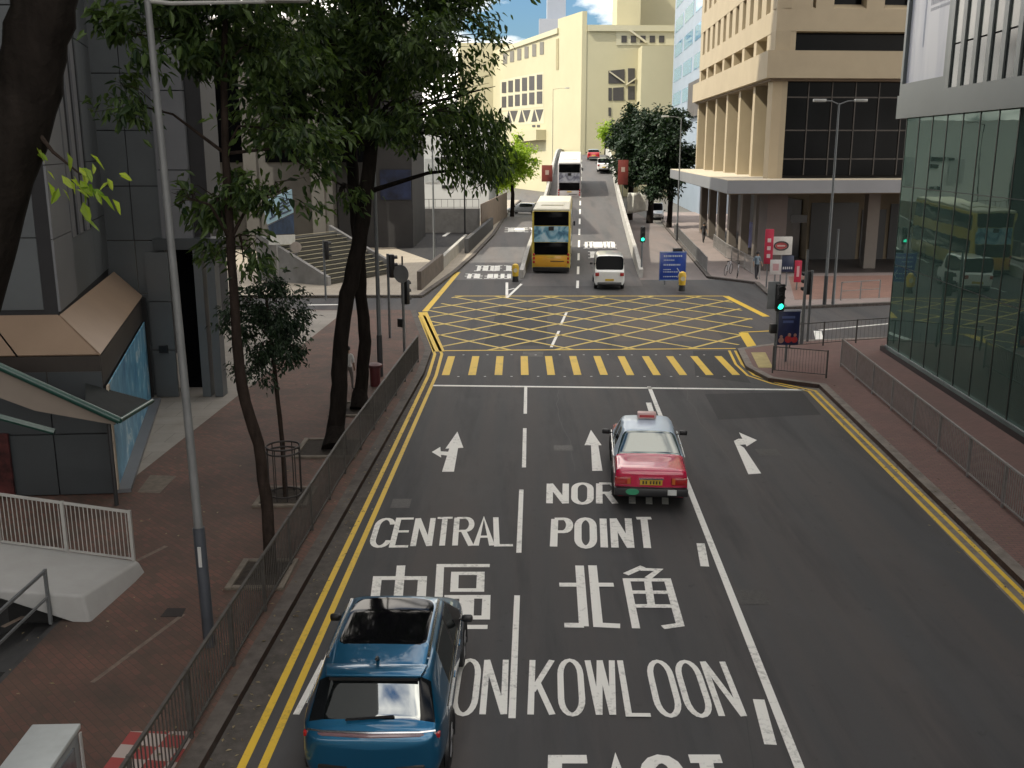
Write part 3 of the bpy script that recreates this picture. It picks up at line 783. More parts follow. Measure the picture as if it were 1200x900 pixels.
plinth_white = M('off white painted concrete', (.36, .36, .35), .8, var=.06, scale=1.2, dirt=(.26, .25, .23), dirt_amt=.35)
pl = thing('stair_plinth', 'white rounded concrete plinth over the stairwell at the left edge', 'wall', (-10, 18, 0))
QO = (-10, 18, 0)
m_ = MB(QO)
pp = [S(97, 698, .62), S(163, 657, .35), S(0, 634, .75), S(-130, 612, .9), S(-170, 690, .85), S(0, 691, .7)]
m_.add([p for p in pp] + [Vector((p.x, p.y, .02)) for p in (pp[0] + Vector((.1, 0, 0)), pp[1] + Vector((.15, 0, 0)), pp[2], pp[3])] + [pp[4] - Vector((0, 0, .16)), pp[5] - Vector((0, 0, .16))],
       [(0, 1, 2), (0, 2, 5), (2, 3, 4, 5), (0, 6, 7, 1), (1, 7, 8, 2), (2, 8, 9, 3), (4, 10, 11, 5), (5, 11, 6, 0)])
m_.build('plinth', plinth_white, pl, bevel=.06, seg=3)
m_ = MB(QO); a, b = pp[0] + Vector((-.12, .16, 0)), pp[5] + Vector((0, .16, 0)); m_.add([Vector((q.x, q.y + d, z)) for d in (0, .1) for q, z in ((a, .02), (a, .50), (b, .50), (b, .02), )] , [(0, 1, 2, 3), (7, 6, 5, 4), (0, 4, 5, 1), (1, 5, 6, 2), (2, 6, 7, 3), (3, 7, 4, 0)]); m_.build('dark_opening_panel', M('painted void shade', (.006, .006, .006), .9), pl)  # black panel stands in for the shade of the void under the slab

def railing(name, label, pts, h, z, mat, n_bars=.11, post_every=2.0, rail_w=.045, bar_w=.016, bottom=.12, group=None, post_mat=None, post_w=.05):
    """guard railing: posts, one panel of bars per bay"""
    P = [Vector((p[0], p[1], (p[2] if len(p) > 2 else z))) for p in pts]
    o = thing(name, label, 'railing', P[0], 0, group)
    for a, b in zip(P, P[1:]):
        L = (b - a).length; nb = max(1, round(L / post_every)); up = Vector((0, 0, 1))
        for i in range(nb):
            p, q = a.lerp(b, i / nb), a.lerp(b, (i + 1) / nb)
            m_ = MB(P[0]); m_.box(p + up * (h / 2), (post_w, post_w, h)); m_.build('post', post_mat or mat, o)
            m_ = MB(P[0]); d = (q - p).normalized() * (post_w / 2 + .004)
            m_.bar(p + d + up * (h - .03), q - d + up * (h - .03), rail_w, rail_w)
            m_.bar(p + d + up * bottom, q - d + up * bottom, rail_w * .8, rail_w * .8)
            k = max(1, int((q - p).length / n_bars)) if n_bars else 0
            for j in range(1, k):
                r = p.lerp(q, j / k); m_.bar(r + up * bottom, r + up * (h - .05), bar_w, bar_w)
            m_.build('panel', mat, o)
    m_ = MB(P[0]); m_.box(P[-1] + Vector((0, 0, h / 2)), (post_w, post_w, h)); m_.build('post', post_mat or mat, o)
    return o
rail_steel = M('weathered railing steel', (.085, .08, .074), .6, .3, var=.25, scale=5)
rail_pale = M('pale railing steel', (.30, .29, .28), .5, .3, var=.15, scale=5)
rail_white = M('white railing paint', (.36, .355, .335), .5)
railing('guard_railing', 'long grey steel railing along the left kerb, from the red chequered paving to the signals', [(-4.52, 6.2), (-4.36, 14), (-4.16, 23.4), (-3.72, 33.4), (-3.56, 36.6)], 1.05, .13, rail_steel)
railing('guard_railing', 'long pale railing along the right kerb beside the glass building', [(9.9, 4), (10.9, 18.9), (12.25, 35.9)], 1.05, .13, rail_pale, post_every=2.1)
railing('guard_railing', 'short railing across the right corner pavement behind the blue poster', [S(968, 443, .13), S(905, 437, .13)], 1.0, .13, rail_steel, post_every=1.3, n_bars=.1, bar_w=.008, rail_w=.03)
railing('guard_railing', 'railing at the edge of the cross street beside the glass building corner', [S(925, 408, .13), S(1040, 399, .13)], 1.0, .13, rail_steel, post_every=1.6, n_bars=.2, bar_w=.007, rail_w=.03)
railing('stair_railing', 'white barred railing on top of the white plinth at the left edge', [S(-140, 613, .84), S(0, 638, .72), S(157, 659, .33)], 1.05, 0, rail_white, bottom=.07, n_bars=.075, post_every=1.15, bar_w=.014, post_w=.06)
railing('pit_railing', 'thin dark railing around the sunken stairwell', [(-7.86, 9.5, .13), (-7.86, 12.4, .13), (-7.86, 15.4, .13)], 1.0, .13, steel_pole, n_bars=0, post_every=2.9, bottom=.5)

# --- right glass building
gb = thing('glass_building', 'green glass fronted building with a white advertising panel, right edge of the photo', 'building', (15.2, 30, 0))
GO = (15.2, 30, 0)
gn, gf = Vector((12.45, -4, 0)), Vector((15.05, 38.8, 0))
exg = (gn - gf).normalized()              # outward = exg x z -> towards the road
outg = exg.cross(Vector((0, 0, 1)))
Lg = (gn - gf).length
m_ = MB(GO); m_.quadface(gf + Vector((0, 0, .35)), exg, (0, 0, 1), Lg, 8.85, .02); m_.build('glass_front', bldg_glass, gb)
m_ = MB(GO); m_.wall(V2(gf + Vector((.06, .0, 0))), (22, 40.2), .35, 9.2, .02); m_.build('glass_return', bldg_glass, gb)
x = 0.0; mul_m = M('dark bronze mullion', (.018, .026, .022), .4, .3)
while x < Lg - .2:
    m_ = MB(GO); m_.quadface(gf + exg * x + Vector((0, 0, .36)), exg, (0, 0, 1), .05, 8.8, .014, .022); x += 1.4
    m_.build('mullion', mul_m, gb)
for z in (3.6, 6.6):
    m_ = MB(GO); m_.quadface(gf + Vector((0, 0, z)), exg, (0, 0, 1), Lg, .02, .006, .024)
    m_.build('transom', steel_dark, gb)
m_ = MB(GO); m_.quadface(gf - exg * .15 + Vector((0, 0, .1)), exg, (0, 0, 1), Lg + .1, .22, .30, -.06); m_.build('plinth', M('black stone plinth', (.02, .021, .022), .35), gb)
m_ = MB(GO); m_.quadface(gf - exg * .17 + Vector((0, 0, .322)), exg, (0, 0, 1), Lg + .1, .03, .10, -.06); m_.build('plinth_capping', M('pale plinth capping', (.32, .34, .34), .5), gb)
# inside: floor, columns, back wall, ceiling
inside = M('dim interior wall', (.17, .175, .15), .8, var=.3, scale=.4)
bk = gf - outg * 7.0
m_ = MB(GO); m_.quadface(bk + Vector((0, 0, .2)), exg, (0, 0, 1), Lg, 9, .1); m_.quadface(gf - outg * 7.1 + Vector((0, 0, 4.1)), exg, (0, 0, 1), Lg - 2, .3, 5.4); m_.build('interior_wall', inside, gb)
icm = M('interior column', (.2, .2, .19), .6)
for k in range(6):
    p = gf + exg * (2 + k * 7) - outg * 1.7
    m_ = MB(GO); m_.tube([(p.x, p.y, .14), (p.x, p.y, 9.1)], .4, 14); m_.build('interior_column', icm, gb, smooth=True)
m_ = MB(GO); q = gf - outg * .4 - exg * -.4; m_.box((q.x + .35, q.y - .5, 4.7), (.35, .35, 8.9)); m_.build('corner_column', M('yellow lit column', (.55, .47, .24), .7), gb)
# upper storeys
grey_panel = M('grey metal fascia', (.135, .155, .155), .4, .3, var=.06, scale=.5)
up = gf + outg * .28 - exg * .55
Lu = Lg + .5
m_ = MB(GO)
a, b = up, up + exg * Lu
m_.prism([V2(a - outg * .6), V2(a - outg * 12), V2(b - outg * 12), V2(b - outg * .6)], 9.75, 34)
m_.build('upper_wall', M('grey upper wall', (.15, .17, .17), .6), gb)
m_ = MB(GO); m_.quadface(up + Vector((0, 0, 9.14)), exg, (0, 0, 1), Lu, .85, .55, -.55); m_.build('bottom_fascia', grey_panel, gb)
m_ = MB(GO); m_.wall(V2(up - outg * .56), V2(up - outg * 11.5), 9.14, 34, -.05); m_.build('end_wall', grey_panel, gb)
m_ = MB(GO)
for a_, b_, c1, d1 in ((0, .22, 9.99, 34), (4.5, .30, 9.99, 34), (.22, 4.28, 9.99, .42 + 9.99)):
    m_.quadface(up + exg * a_ + Vector((0, 0, c1)), exg, (0, 0, 1), b_, d1 - c1, .22, -.28)
m_.build('panel_frame', grey_panel, gb)
ad = bpy.data.materials.new('pale blue advertising print'); ad.use_nodes = True
n, l = ad.node_tree.nodes, ad.node_tree.links
t = n.new('ShaderNodeTexCoord'); no = n.new('ShaderNodeTexNoise'); no.inputs['Scale'].default_value = .7; no.inputs['Detail'].default_value = 2
mpn = n.new('ShaderNodeMapping'); mpn.inputs['Scale'].default_value = (1, 1.6, .22); l.new(t.outputs['Object'], mpn.inputs['Vector'])
l.new(mpn.outputs['Vector'], no.inputs['Vector']); cr = n.new('ShaderNodeValToRGB'); l.new(no.outputs['Fac'], cr.inputs['Fac'])
cr.color_ramp.elements[0].position = .36; cr.color_ramp.elements[0].color = (.38, .41, .50, 1); cr.color_ramp.elements[1].position = .6; cr.color_ramp.elements[1].color = (.56, .58, .64, 1)
l.new(cr.outputs['Color'], n['Principled BSDF'].inputs['Base Color']); n['Principled BSDF'].inputs['Roughness'].default_value = .35
m_ = MB(GO); m_.quadface(up + exg * .26 + Vector((0, 0, 10.43)), exg, (0, 0, 1), 4.2, 12, .10, -.28); adp = m_.build('advertising_panel', ad, gb)
rr = random.Random(4); fpm = M('faint grey print', (.33, .35, .42), .5)
for j, (z, hgt) in enumerate([(12.75, .10), (12.95, .22), (14.2, .2), (15.1, .14)]):
    xx = 2.3; m_ = MB(GO)
    while xx < 4.2:
        ww = rr.uniform(.05, .12); m_.quadface(up + exg * xx + Vector((0, 0, z)), exg, (0, 0, 1), ww, hgt, .004, -.18); xx += ww + .05
    m_.build('faint_lettering', fpm, adp)
m_ = MB(GO); m_.quadface(up + exg * 1.75 + Vector((0, 0, 11.6)), exg, (0, 0, 1), .14, 10, .004, -.18); m_.build('printed_bottle_edge', M('grey blue print', (.30, .34, .45), .5), adp)
x = 4.85; fin_m = M('grey metal fins', (.17, .19, .185), .4, .3)
pale_glass = M('pale spandrel glass', (.105, .125, .115), .12, spec=.4, var=.45, scale=.9, stretch=(1, 1, .6))
upper_glass = M('grey window glass', (.025, .034, .034), .12, spec=.4, var=.4, scale=.8)
while x < Lu - 1:
    fins, pan, spa = MB(GO), MB(GO), MB(GO)
    fins.quadface(up + exg * x + Vector((0, 0, 9.99)), exg, (0, 0, 1), .30, 24, .26, -.28)
    pan.quadface(up + exg * (x + .32) + Vector((0, 0, 9.995)), exg, (0, 0, 1), .72, 1.35, .05, -.13)
    spa.quadface(up + exg * (x + .32) + Vector((0, 0, 11.4)), exg, (0, 0, 1), .72, 21, .05, -.13)
    x += 1.06
    fins.build('fin', fin_m, gb); pan.build('lower_window', upper_glass, gb); spa.build('upper_window', pale_glass, gb)

# --- beige office block on the right corner
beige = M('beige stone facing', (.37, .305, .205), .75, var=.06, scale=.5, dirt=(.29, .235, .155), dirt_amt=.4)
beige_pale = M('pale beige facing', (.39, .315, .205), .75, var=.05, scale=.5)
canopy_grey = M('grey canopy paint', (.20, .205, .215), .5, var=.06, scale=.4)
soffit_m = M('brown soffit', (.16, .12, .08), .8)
shop_wall = M('pinkish shop wall', (.115, .09, .082), .7, var=.1, scale=.5)
bb = thing('beige_office', 'beige stone office block with fins, dark glazing and a grey canopy over its ground floor', 'building', (24, 72, 0))
BO = (24, 72, 0)
P0, PR, PQ = Vector((16.5, 65, 0)), Vector((44, 67.0, 0)), Vector((17.9, 98.5, 0))
PB = Vector((45, 98.5, 0))
exf = (PR - P0).normalized(); exl = (P0 - PQ).normalized()
of, ol = exf.cross(Vector((0, 0, 1))), exl.cross(Vector((0, 0, 1)))     # outward of front and left faces
def foot(dd, back=0):        # outline of the block grown by dd
    def inter(p, d, q, e):
        den = d.x * e.y - d.y * e.x; t = ((q.x - p.x) * e.y - (q.y - p.y) * e.x) / den; return p + d * t
    a = inter(P0 + of * dd, exf, P0 + ol * dd, exl)
    return [V2(a), V2(PR + of * dd), V2(PB), V2(PQ + ol * dd)]
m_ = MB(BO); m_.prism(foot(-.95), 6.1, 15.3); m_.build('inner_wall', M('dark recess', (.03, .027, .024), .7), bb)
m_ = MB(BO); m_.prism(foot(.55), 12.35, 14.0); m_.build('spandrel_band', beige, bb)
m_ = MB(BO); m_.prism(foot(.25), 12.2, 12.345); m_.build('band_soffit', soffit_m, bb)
m_ = MB(BO); m_.prism(foot(-.9), 15.25, 44); m_.build('upper_core', dark_glass, bb)
m_ = MB(BO); m_.prism(foot(0), 15.2, 16.55); m_.build('upper_band', beige, bb)
for k in range(7):
    z = 18.6 + k * 3.7
    m_ = MB(BO); m_.prism(foot(0), z, z + 1.65); m_.build('upper_band', beige, bb)
for k in range(9):             # upper piers on the front face, windows between them
    xx = 0 if k == 0 else 1.2 + 3.25 * k - 2.0
    wdt = 2.25 if k == 0 else 1.15
    m_ = MB(BO); m_.quadface(P0 + exf * (xx + (.0 if k else 0)) + Vector((0, 0, 16.55)), exf, (0, 0, 1), wdt, 26, .85, -.86); m_.build('upper_pier', beige, bb)
    if k:
        m_ = MB(BO); a = P0 + exf * (xx - 2.12) + Vector((0, 0, 16.553)); b = a + exf * 2.1
        m_.add([a - of * .004, b - of * .004, b - of * .8 + Vector((0, 0, .35)), a - of * .8 + Vector((0, 0, .35)), a - of * .8, b - of * .8], [(0, 1, 2, 3), (0, 3, 4), (1, 5, 2), (4, 5, 1, 0), (3, 2, 5, 4)]); m_.build('sloped_sill', beige_pale, bb)
for k in range(12):
    m_ = MB(BO); m_.quadface(PQ + exl * (k * 2.85) + Vector((0, 0, 16.55)), exl, (0, 0, 1), 1.5 if k < 11 else 2.15, 26, .85, -.87); m_.build('upper_pier', beige, bb)
for k in range(8):             # recessed strip of windows over the band: short posts
    m_ = MB(BO); m_.quadface(PQ + exl * (k * 4.4) + Vector((0, 0, 14.0)), exl, (0, 0, 1), .9 if k < 7 else 2.7, 1.2, .9, -.93); m_.build('short_post', beige, bb)
m_ = MB(BO); m_.quadface(P0 + exf * .01 + Vector((0, 0, 14.0)), exf, (0, 0, 1), 1.3, 1.2, .88, -.91); m_.build('short_post', beige, bb)
m_ = MB(BO); m_.quadface(P0 + exf * 1.6 + Vector((0, 0, 14.02)), exf, (0, 0, 1), 24, 1.16, .03, -.93); m_.build('strip_window', dark_glass, bb)
for k in range(7):             # tall fins of the left face
    m_ = MB(BO); m_.quadface(PQ + exl * (k * 5.45) + Vector((0, 0, 6.15)), exl, (0, 0, 1), .75, 6.05, .95, -.94); m_.build('fin', beige, bb)
    if k < 6:
        m_ = MB(BO); m_.quadface(PQ + exl * (k * 5.45 + .8) + Vector((0, 0, 6.5)), exl, (0, 0, 1), 4.6, 5.6, .02, -.94); m_.build('window', dark_glass, bb)
m_ = MB(BO); m_.quadface(P0 + exf * -.0 + Vector((0, 0, 6.15)), exf, (0, 0, 1), .85, 6.05, .94, -.95); m_.build('corner_pier', beige_pale, bb)
gw = MB(BO); gw.quadface(P0 + exf * .86 + Vector((0, 0, 6.35)), exf, (0, 0, 1), 24, 5.85, .02, -.45); gwo = gw.build('front_glazing', dark_glass, bb)
fr_m = M('bronze glazing bars', (.05, .042, .036), .5, .3)
for k in range(13):
    m_ = MB(BO); m_.quadface(P0 + exf * (.9 + k * 1.55) + Vector((0, 0, 6.36)), exf, (0, 0, 1), .07, 5.8, .07, -.43); m_.build('glazing_bar', fr_m, gwo)
for z in (7.35, 9.15, 11.2):
    m_ = MB(BO); m_.quadface(P0 + exf * .87 + Vector((0, 0, z)), exf, (0, 0, 1), 23.8, .08, .05, -.43); m_.build('glazing_rail', fr_m, gwo)
c1, c2, c3 = Vector((13.3, 62, 0)), Vector((44, 66.2, 0)), Vector((15.3, 97.5, 0))
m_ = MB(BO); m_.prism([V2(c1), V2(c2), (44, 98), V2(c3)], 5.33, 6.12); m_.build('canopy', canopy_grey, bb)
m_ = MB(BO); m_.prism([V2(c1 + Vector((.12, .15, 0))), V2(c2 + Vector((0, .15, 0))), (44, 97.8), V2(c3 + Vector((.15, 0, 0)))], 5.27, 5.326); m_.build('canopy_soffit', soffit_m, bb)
m_ = MB(BO); m_.prism([V2(c1 + Vector((.02, .02, 0))), V2(c2 + Vector((0, .02, 0))), (43.9, 97.8), V2(c3 + Vector((.02, 0, 0)))], 6.122, 6.16); m_.build('canopy_roof', M('canopy roof with painted sun', (.55, .48, .36), .8), bb)  # thin top sheet, sunlight put into its pale warm colour
col_m = M('grey beige column', (.15, .13, .112), .7, var=.08, scale=1)
for k in range(7):
    p = PQ + exl * (k * 5.3 + .6) - ol * .9
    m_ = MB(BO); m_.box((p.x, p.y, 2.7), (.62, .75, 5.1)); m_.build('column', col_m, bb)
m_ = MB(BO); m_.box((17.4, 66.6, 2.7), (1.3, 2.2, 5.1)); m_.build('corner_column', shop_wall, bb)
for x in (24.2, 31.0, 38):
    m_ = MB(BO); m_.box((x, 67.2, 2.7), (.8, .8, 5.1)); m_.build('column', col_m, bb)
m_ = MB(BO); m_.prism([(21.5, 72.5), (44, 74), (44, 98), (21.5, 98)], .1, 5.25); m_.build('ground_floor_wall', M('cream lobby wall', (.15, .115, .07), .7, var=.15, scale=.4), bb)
for a, b, h in ((21.7, 25.2, 4.1), (25.5, 27.3, 3.6), (27.6, 29.4, 4.0), (29.7, 33, 3.8)):
    m_ = MB(BO); m_.quadface((a, 72.45 + (a - 21.5) * .066, .14), (1, .066, 0), (0, 0, 1), b - a, h, .06, .0); m_.build('shop_opening', M('black shop opening', (.010, .010, .011), .4), bb)
for k in range(5):
    m_ = MB(BO); m_.quadface((21.44, 96 - k * 4.6, .14), (0, -1, 0), (0, 0, 1), 3.7, 4.2, .05, 0); m_.build('shopfront', M('dim shopfront', (.03, .03, .04), .3, var=.8, scale=.8), bb)
poster_blue = M('blue poster print', (.07, .08, .22), .5, var=.8, scale=2.5)
for k in range(2):
    m_ = MB(BO); m_.box((18.6, 73.5 + k * 3.6, 1.5), (.08, 1.6, 2.0)); m_.build('poster_panel', poster_blue, bb)
m_ = MB(BO); m_.box((19.5, 67.8, 3.4), (1.1, .1, .5)); m_.build('hanging_sign', black, bb)

# --- blue and grey office tower behind the beige block
bt = thing('blue_window_tower', 'pale grey tower with blue windows rising behind the beige block', 'building', (26, 130, 0))
TO2 = (26, 130, 0)
pale_grey = M('pale grey cladding', (.25, .30, .36), .6, var=.06, scale=.3)
t0, t1, t2 = Vector((23.4, 125, 0)), Vector((25.3, 162, 0)), Vector((50, 127, 0))
m_ = MB(TO2); m_.prism([V2(t0), V2(t2), (52, 162), V2(t1)], 0, 75); m_.build('wall', pale_grey, bt)
ext = (t0 - t1).normalized(); exr = (t2 - t0).normalized()
Lt = (t0 - t1).length
for k in range(9):
    zb = 14.5 + k * 3.6
    for j in range(3):
        m_ = MB(TO2); m_.quadface(t1 + ext * (2 + j * 12) + Vector((0, 0, zb)), ext, (0, 0, 1), 9.6, 1.9, .03, .01); m_.build('window', blue_glass, bt)
    m_ = MB(TO2); m_.quadface(t0 + exr * .6 + Vector((0, 0, zb + .35)), exr, (0, 0, 1), 12, 1.75, .03, .01); m_.build('ribbon_window', dark_glass, bt)
m_ = MB(TO2); m_.quadface(t1 + ext * (Lt - 12) + Vector((0, 0, 12.1)), ext, (0, 0, 1), 11.5, 4.4, .5, .02); m_.build('louvre_panel', M('brown louvre panel', (.07, .062, .058), .6, var=.3, scale=1), bt)

# --- large cream building at the head of the flyover
cream = M('cream rendered wall', (.45, .415, .275), .8, var=.05, scale=.12, dirt=(.38, .35, .23), dirt_amt=.35)
cream_pale = M('pale cream trim', (.48, .45, .32), .8, var=.05, scale=.2)
lattice_dark = M('dark opening', (.05, .046, .045), .6)
fb = thing('cream_building', 'big cream building with rows of square openings and lattice braces beyond the flyover', 'building', (12, 178, 0))
FO = (12, 178, 0)
dfl = Vector((-.285, .958, 0)).normalized()
C0 = Vector((11.8, 175, 0)); CL = C0 + dfl * 58; CR = C0 + Vector((19, .6, 0))
nfl = Vector((-dfl.y, dfl.x, 0)); nfl = nfl if nfl.x < 0 else -nfl         # outward, to the left
nfr = Vector((.03, -1, 0)).normalized()
def zl(u, v, base=None): return onplane(u, v, C0, nfl)
def zr(u, v): return onplane(u, v, C0, nfr)
ztop = zl(640, 38).z
m_ = MB(FO); m_.prism([V2(C0 + dfl * 12.5), V2(C0 + Vector((10, 14, 0))), (45, 250), V2(CL)][:], 0, ztop); m_.build('wall', cream, fb)
pt = zl(680, 14).z; m_ = MB(FO)
m_.prism([V2(C0), V2(C0 + Vector((.8, .02, 0))), V2(C0 + dfl * 12.5 + Vector((.8, .2, 0))), V2(C0 + dfl * 12.5)], 0, lambda p: pt if p[1] < 180 else pt + .2); m_.build('parapet_wall', cream, fb)
m_ = MB(FO); m_.prism([V2(C0 + Vector((.81, .1, 0))), V2(CR), V2(CR + Vector((0, 12, 0))), V2(C0 + Vector((.81, 12, 0)))], 0, zr(700, 29).z); m_.build('front_wall', cream, fb)
m_ = MB(FO); z_ = zr(700, 30).z; m_.quadface(C0 + Vector((.9, 0, z_ - .9)), (1, .03, 0), (0, 0, 1), 19, .9, .4, .0); m_.build('roof_coping', cream_pale, fb)
m_ = MB(FO); a, b = zl(655, 36), zl(586, 60)
m_.bar(a + nfl * .1, b + nfl * .1, .5, .9); m_.build('roof_coping', cream_pale, fb)
m_ = MB(FO); e0 = onplane(594, 60, CL, (0, 1, 0)); m_.prism([V2(CL - dfl * 2), (45, 252), (36, 262), V2(CL + Vector((-7.5, 2, 0))), V2(CL + Vector((-6.5, -2, 0)))], 0, e0.z + 1.6); m_.build('end_block', cream, fb)
def opening(q, name='opening', mat=None, dep=.06):
    pts = [zl(*p) + nfl * (.03 if dep < .05 else .09) for p in q]
    m_ = MB(FO); m_.add(pts + [p - nfl * dep for p in pts], [(0, 1, 2, 3), (7, 6, 5, 4), (0, 4, 5, 1), (1, 5, 6, 2), (2, 6, 7, 3), (3, 7, 4, 0)]); return m_.build(name, mat or lattice_dark, fb)
def openr(q, name='opening', mat=None):
    pts = [zr(*p) + nfr * .03 for p in q]
    m_ = MB(FO); m_.add(pts + [p - nfr * .06 for p in pts], [(0, 1, 2, 3), (7, 6, 5, 4), (0, 4, 5, 1), (1, 5, 6, 2), (2, 6, 7, 3), (3, 7, 4, 0)]); return m_.build(name, mat or lattice_dark, fb)
opening([(586, 130), (637, 125), (637, 84), (586, 94)], 'window_surround', cream_pale, .01)
opening([(590, 147), (637.5, 144.5), (637.5, 126.3), (590, 131.3)], 'lattice_frame', cream_pale, .01)
for k in range(6):
    u = 588.5 + [0, 7.6, 15.4, 23.6, 32.0, 41.0][k]; w_ = 5.0 + .25 * k
    opening([(u, 109 - k * .8), (u + w_, 109 - k * .8 - .1), (u + w_, 96 - k * 1.75), (u, 96.3 - k * 1.75)])
    opening([(u, 126 - k * .9), (u + w_, 126 - k * .9 - .1), (u + w_, 113 - k * 1.2), (u, 113.3 - k * 1.2)])
    u = 590 + [0, 8, 16.5, 25, 34, 43][k]
    opening([(u, 75 - k * 2.2), (u + 4.5, 74.5 - k * 2.2), (u + 4.5, 62.5 - k * 2.75), (u, 63 - k * 2.75)], 'opening', M('grey opening', (.16, .15, .13), .7))
for k in range(3):
    u = 594 + k * 15
    opening([(u - 1, 144 - k * .6), (u + 6, 143.6 - k * .6), (u + 2.5, 130 - k * .8), (u + 2.2, 130 - k * .8)], 'lattice_opening')
    opening([(u + 2 + 2, 130 - k * .8), (u + 13, 129.6 - k * .8), (u + 8.8, 143 - k * .6), (u + 8.3, 143 - k * .6)], 'lattice_opening')
opening([(624, 149), (627.5, 149), (627.5, 146.5), (624, 146.5)]); opening([(629.5, 149), (633, 149), (633, 146.5), (629.5, 146.5)])
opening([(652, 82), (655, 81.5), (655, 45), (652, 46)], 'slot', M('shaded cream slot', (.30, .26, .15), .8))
m_ = MB(FO); pts = [zl(u, v) for u, v in [(602, 168), (640, 164), (640, 152), (602, 154)]]; m_.add([p + nfl * .02 for p in pts] + [p + nfl * 2 for p in pts], [(4, 5, 6, 7), (3, 2, 1, 0), (0, 1, 5, 4), (1, 2, 6, 5), (2, 3, 7, 6), (3, 0, 4, 7)]); m_.build('lower_ledge', cream, fb)
# openings on the shaded front
brace = M('cream brace', (.52, .48, .36), .8)
for q in ([(713, 98), (732, 98), (732, 81), (713, 83)], [(736, 98), (744, 98), (744, 80), (736, 80)], [(713, 118), (717, 118), (717, 103), (713, 103)], [(718.5, 118), (731, 118), (731, 102), (718.5, 103)], [(736, 117), (744, 117), (744, 101), (736, 101)], [(713, 136), (716, 136), (716, 126), (713, 126)]):
    openr(q)
for a, b in (((714, 84), (732, 97)), ((745, 92), (733, 100))):
    m_ = MB(FO); m_.bar(zr(*a) + nfr * .15, zr(*b) + nfr * .15, .45, .2); m_.build('diagonal_brace', brace, fb)
m_ = MB(FO); a, b = zr(746, 130), zr(783, 56); m_.prism([(a.x, a.y - 5), (CR.x + 1, a.y - 5), (CR.x + 1, a.y + 1), (a.x, a.y + 1)], 0, zr(746, 57).z); m_.build('projecting_block', cream, fb)
m_ = MB(FO); a, b = zr(722, 46), zr(783, 36); m_.quadface((a.x, a.y, zr(740, 53).z), (1, .03, 0), (0, 0, 1), 12, zr(740, 35).z - zr(740, 53).z, .05, .02); m_.build('roof_terrace_wall', cream_pale, fb)
for k in range(5):
    m_ = MB(FO); a = zr(728 + k * 11, 50); m_.quadface(a + nfr * .08, (1, .03, 0), (0, 0, 1), .9, 1.1, .05, .02); m_.build('terrace_opening', lattice_dark, fb)
m_ = MB(FO); m_.bar(zr(738, 36) + nfr * .3, zr(757, 50) + nfr * .3, .7, .3); m_.build('terrace_brace', brace, fb)
m_ = MB(FO); m_.box((32, 214, 20), (17, 20, 44)); bx_ = m_.build('rear_tower', cream, fb)
m_ = MB(FO); a = D(720, 26, 196); b = D(742, 0, 196); m_.box((a.x + 2.6, 200, 23), (4.4, 9, 40)); m_.build('stair_tower', cream, fb)
st = thing('distant_tower', 'slim grey tower in the hazy distance behind the cream building roof', 'building', (27, 640, 0))
m_ = MB((27, 640, 0)); a = D(641, 35, 640); b = D(663, 0, 640)
m_.box(((a.x + b.x) / 2, 645, 60), (b.x - a.x, 14, 120)); m_.build('shaft', M('hazy grey cladding', (.26, .29, .34), .6, var=.1, scale=.05), st)
m_ = MB((27, 640, 0)); m_.box(((a.x + b.x) / 2 - 2, 637, 45), (b.x - a.x + 6, 6, a.z + 1 - 45 + 45)); m_.build('podium', M('hazy grey podium', (.30, .32, .36), .6), st)

# --- left side beyond the cross street
lb = thing('concrete_block', 'dark concrete building with a blue poster behind the two big trees', 'building', (-16, 85, 0))
LO = (-16, 85, 0)
conc_dark = M('dark stained concrete', (.034, .033, .034), .85, var=.2, scale=.5)
conc_mid = M('grey stained concrete', (.105, .10, .092), .85, var=.15, scale=.4, dirt=(.065, .06, .055), dirt_amt=.5)
m_ = MB(LO); m_.prism([(-14.2, 81.5), (-8.1, 81.5), (-8.1, 93), (-14.2, 93)], .1, 16.5); m_.build('dark_wall', conc_dark, lb)
m_ = MB(LO); m_.prism([(-40, 80), (-14.3, 80), (-14.3, 95), (-40, 95)], .1, 16.2); m_.build('pale_wall', conc_mid, lb)
m_ = MB(LO); m_.prism([(-41, 78), (-7.6, 78), (-7.6, 95.5), (-41, 95.5)], 16.6, 17.6); m_.build('roof_slab', concrete, lb)
for k in range(5):
    m_ = MB(LO); m_.box((-36 + k * 5.2, 78.9, 8.3), (1.0, .8, 16.5)); m_.build('pier', conc_mid, lb)
    m_ = MB(LO); m_.box((-33.4 + k * 5.2, 79.93, 10.5), (3.4, .1, 7)); m_.build('dark_opening_panel', dark_glass, lb)
p_ = MB(LO); a = D(446, 234, 81.4); b = D(481, 199, 81.4); p_.box(((a.x + b.x) / 2, 81.44, (a.z + b.z) / 2), (b.x - a.x, .06, b.z - a.z)); p_.build('poster', M('dark blue poster', (.010, .016, .045), .4, var=.9, scale=.9), lb)
wb = thing('white_building', 'plain white building with a few small vents behind the grey boundary wall', 'building', (-7, 116, 0))
white_wall = M('white rendered wall', (.50, .52, .53), .8, var=.05, scale=.2, dirt=(.36, .37, .37), dirt_amt=.35)
m_ = MB((-7, 116, 0)); m_.prism([(-22, 112), (-2.6, 112), (-2.0, 124), (-22, 124)], 0, 11.0); m_.build('wall', white_wall, wb)
for u, v, s_ in ((520, 186, .7), (527.5, 186, .7), (528, 194, .7), (512, 186, .5), (521, 219, .6), (529, 219, .6)):
    m_ = MB((-7, 116, 0)); p = D(u, v, 112); m_.box((p.x, 111.97, p.z), (s_, .1, s_ * .6)); m_.build('vent', black, wb)
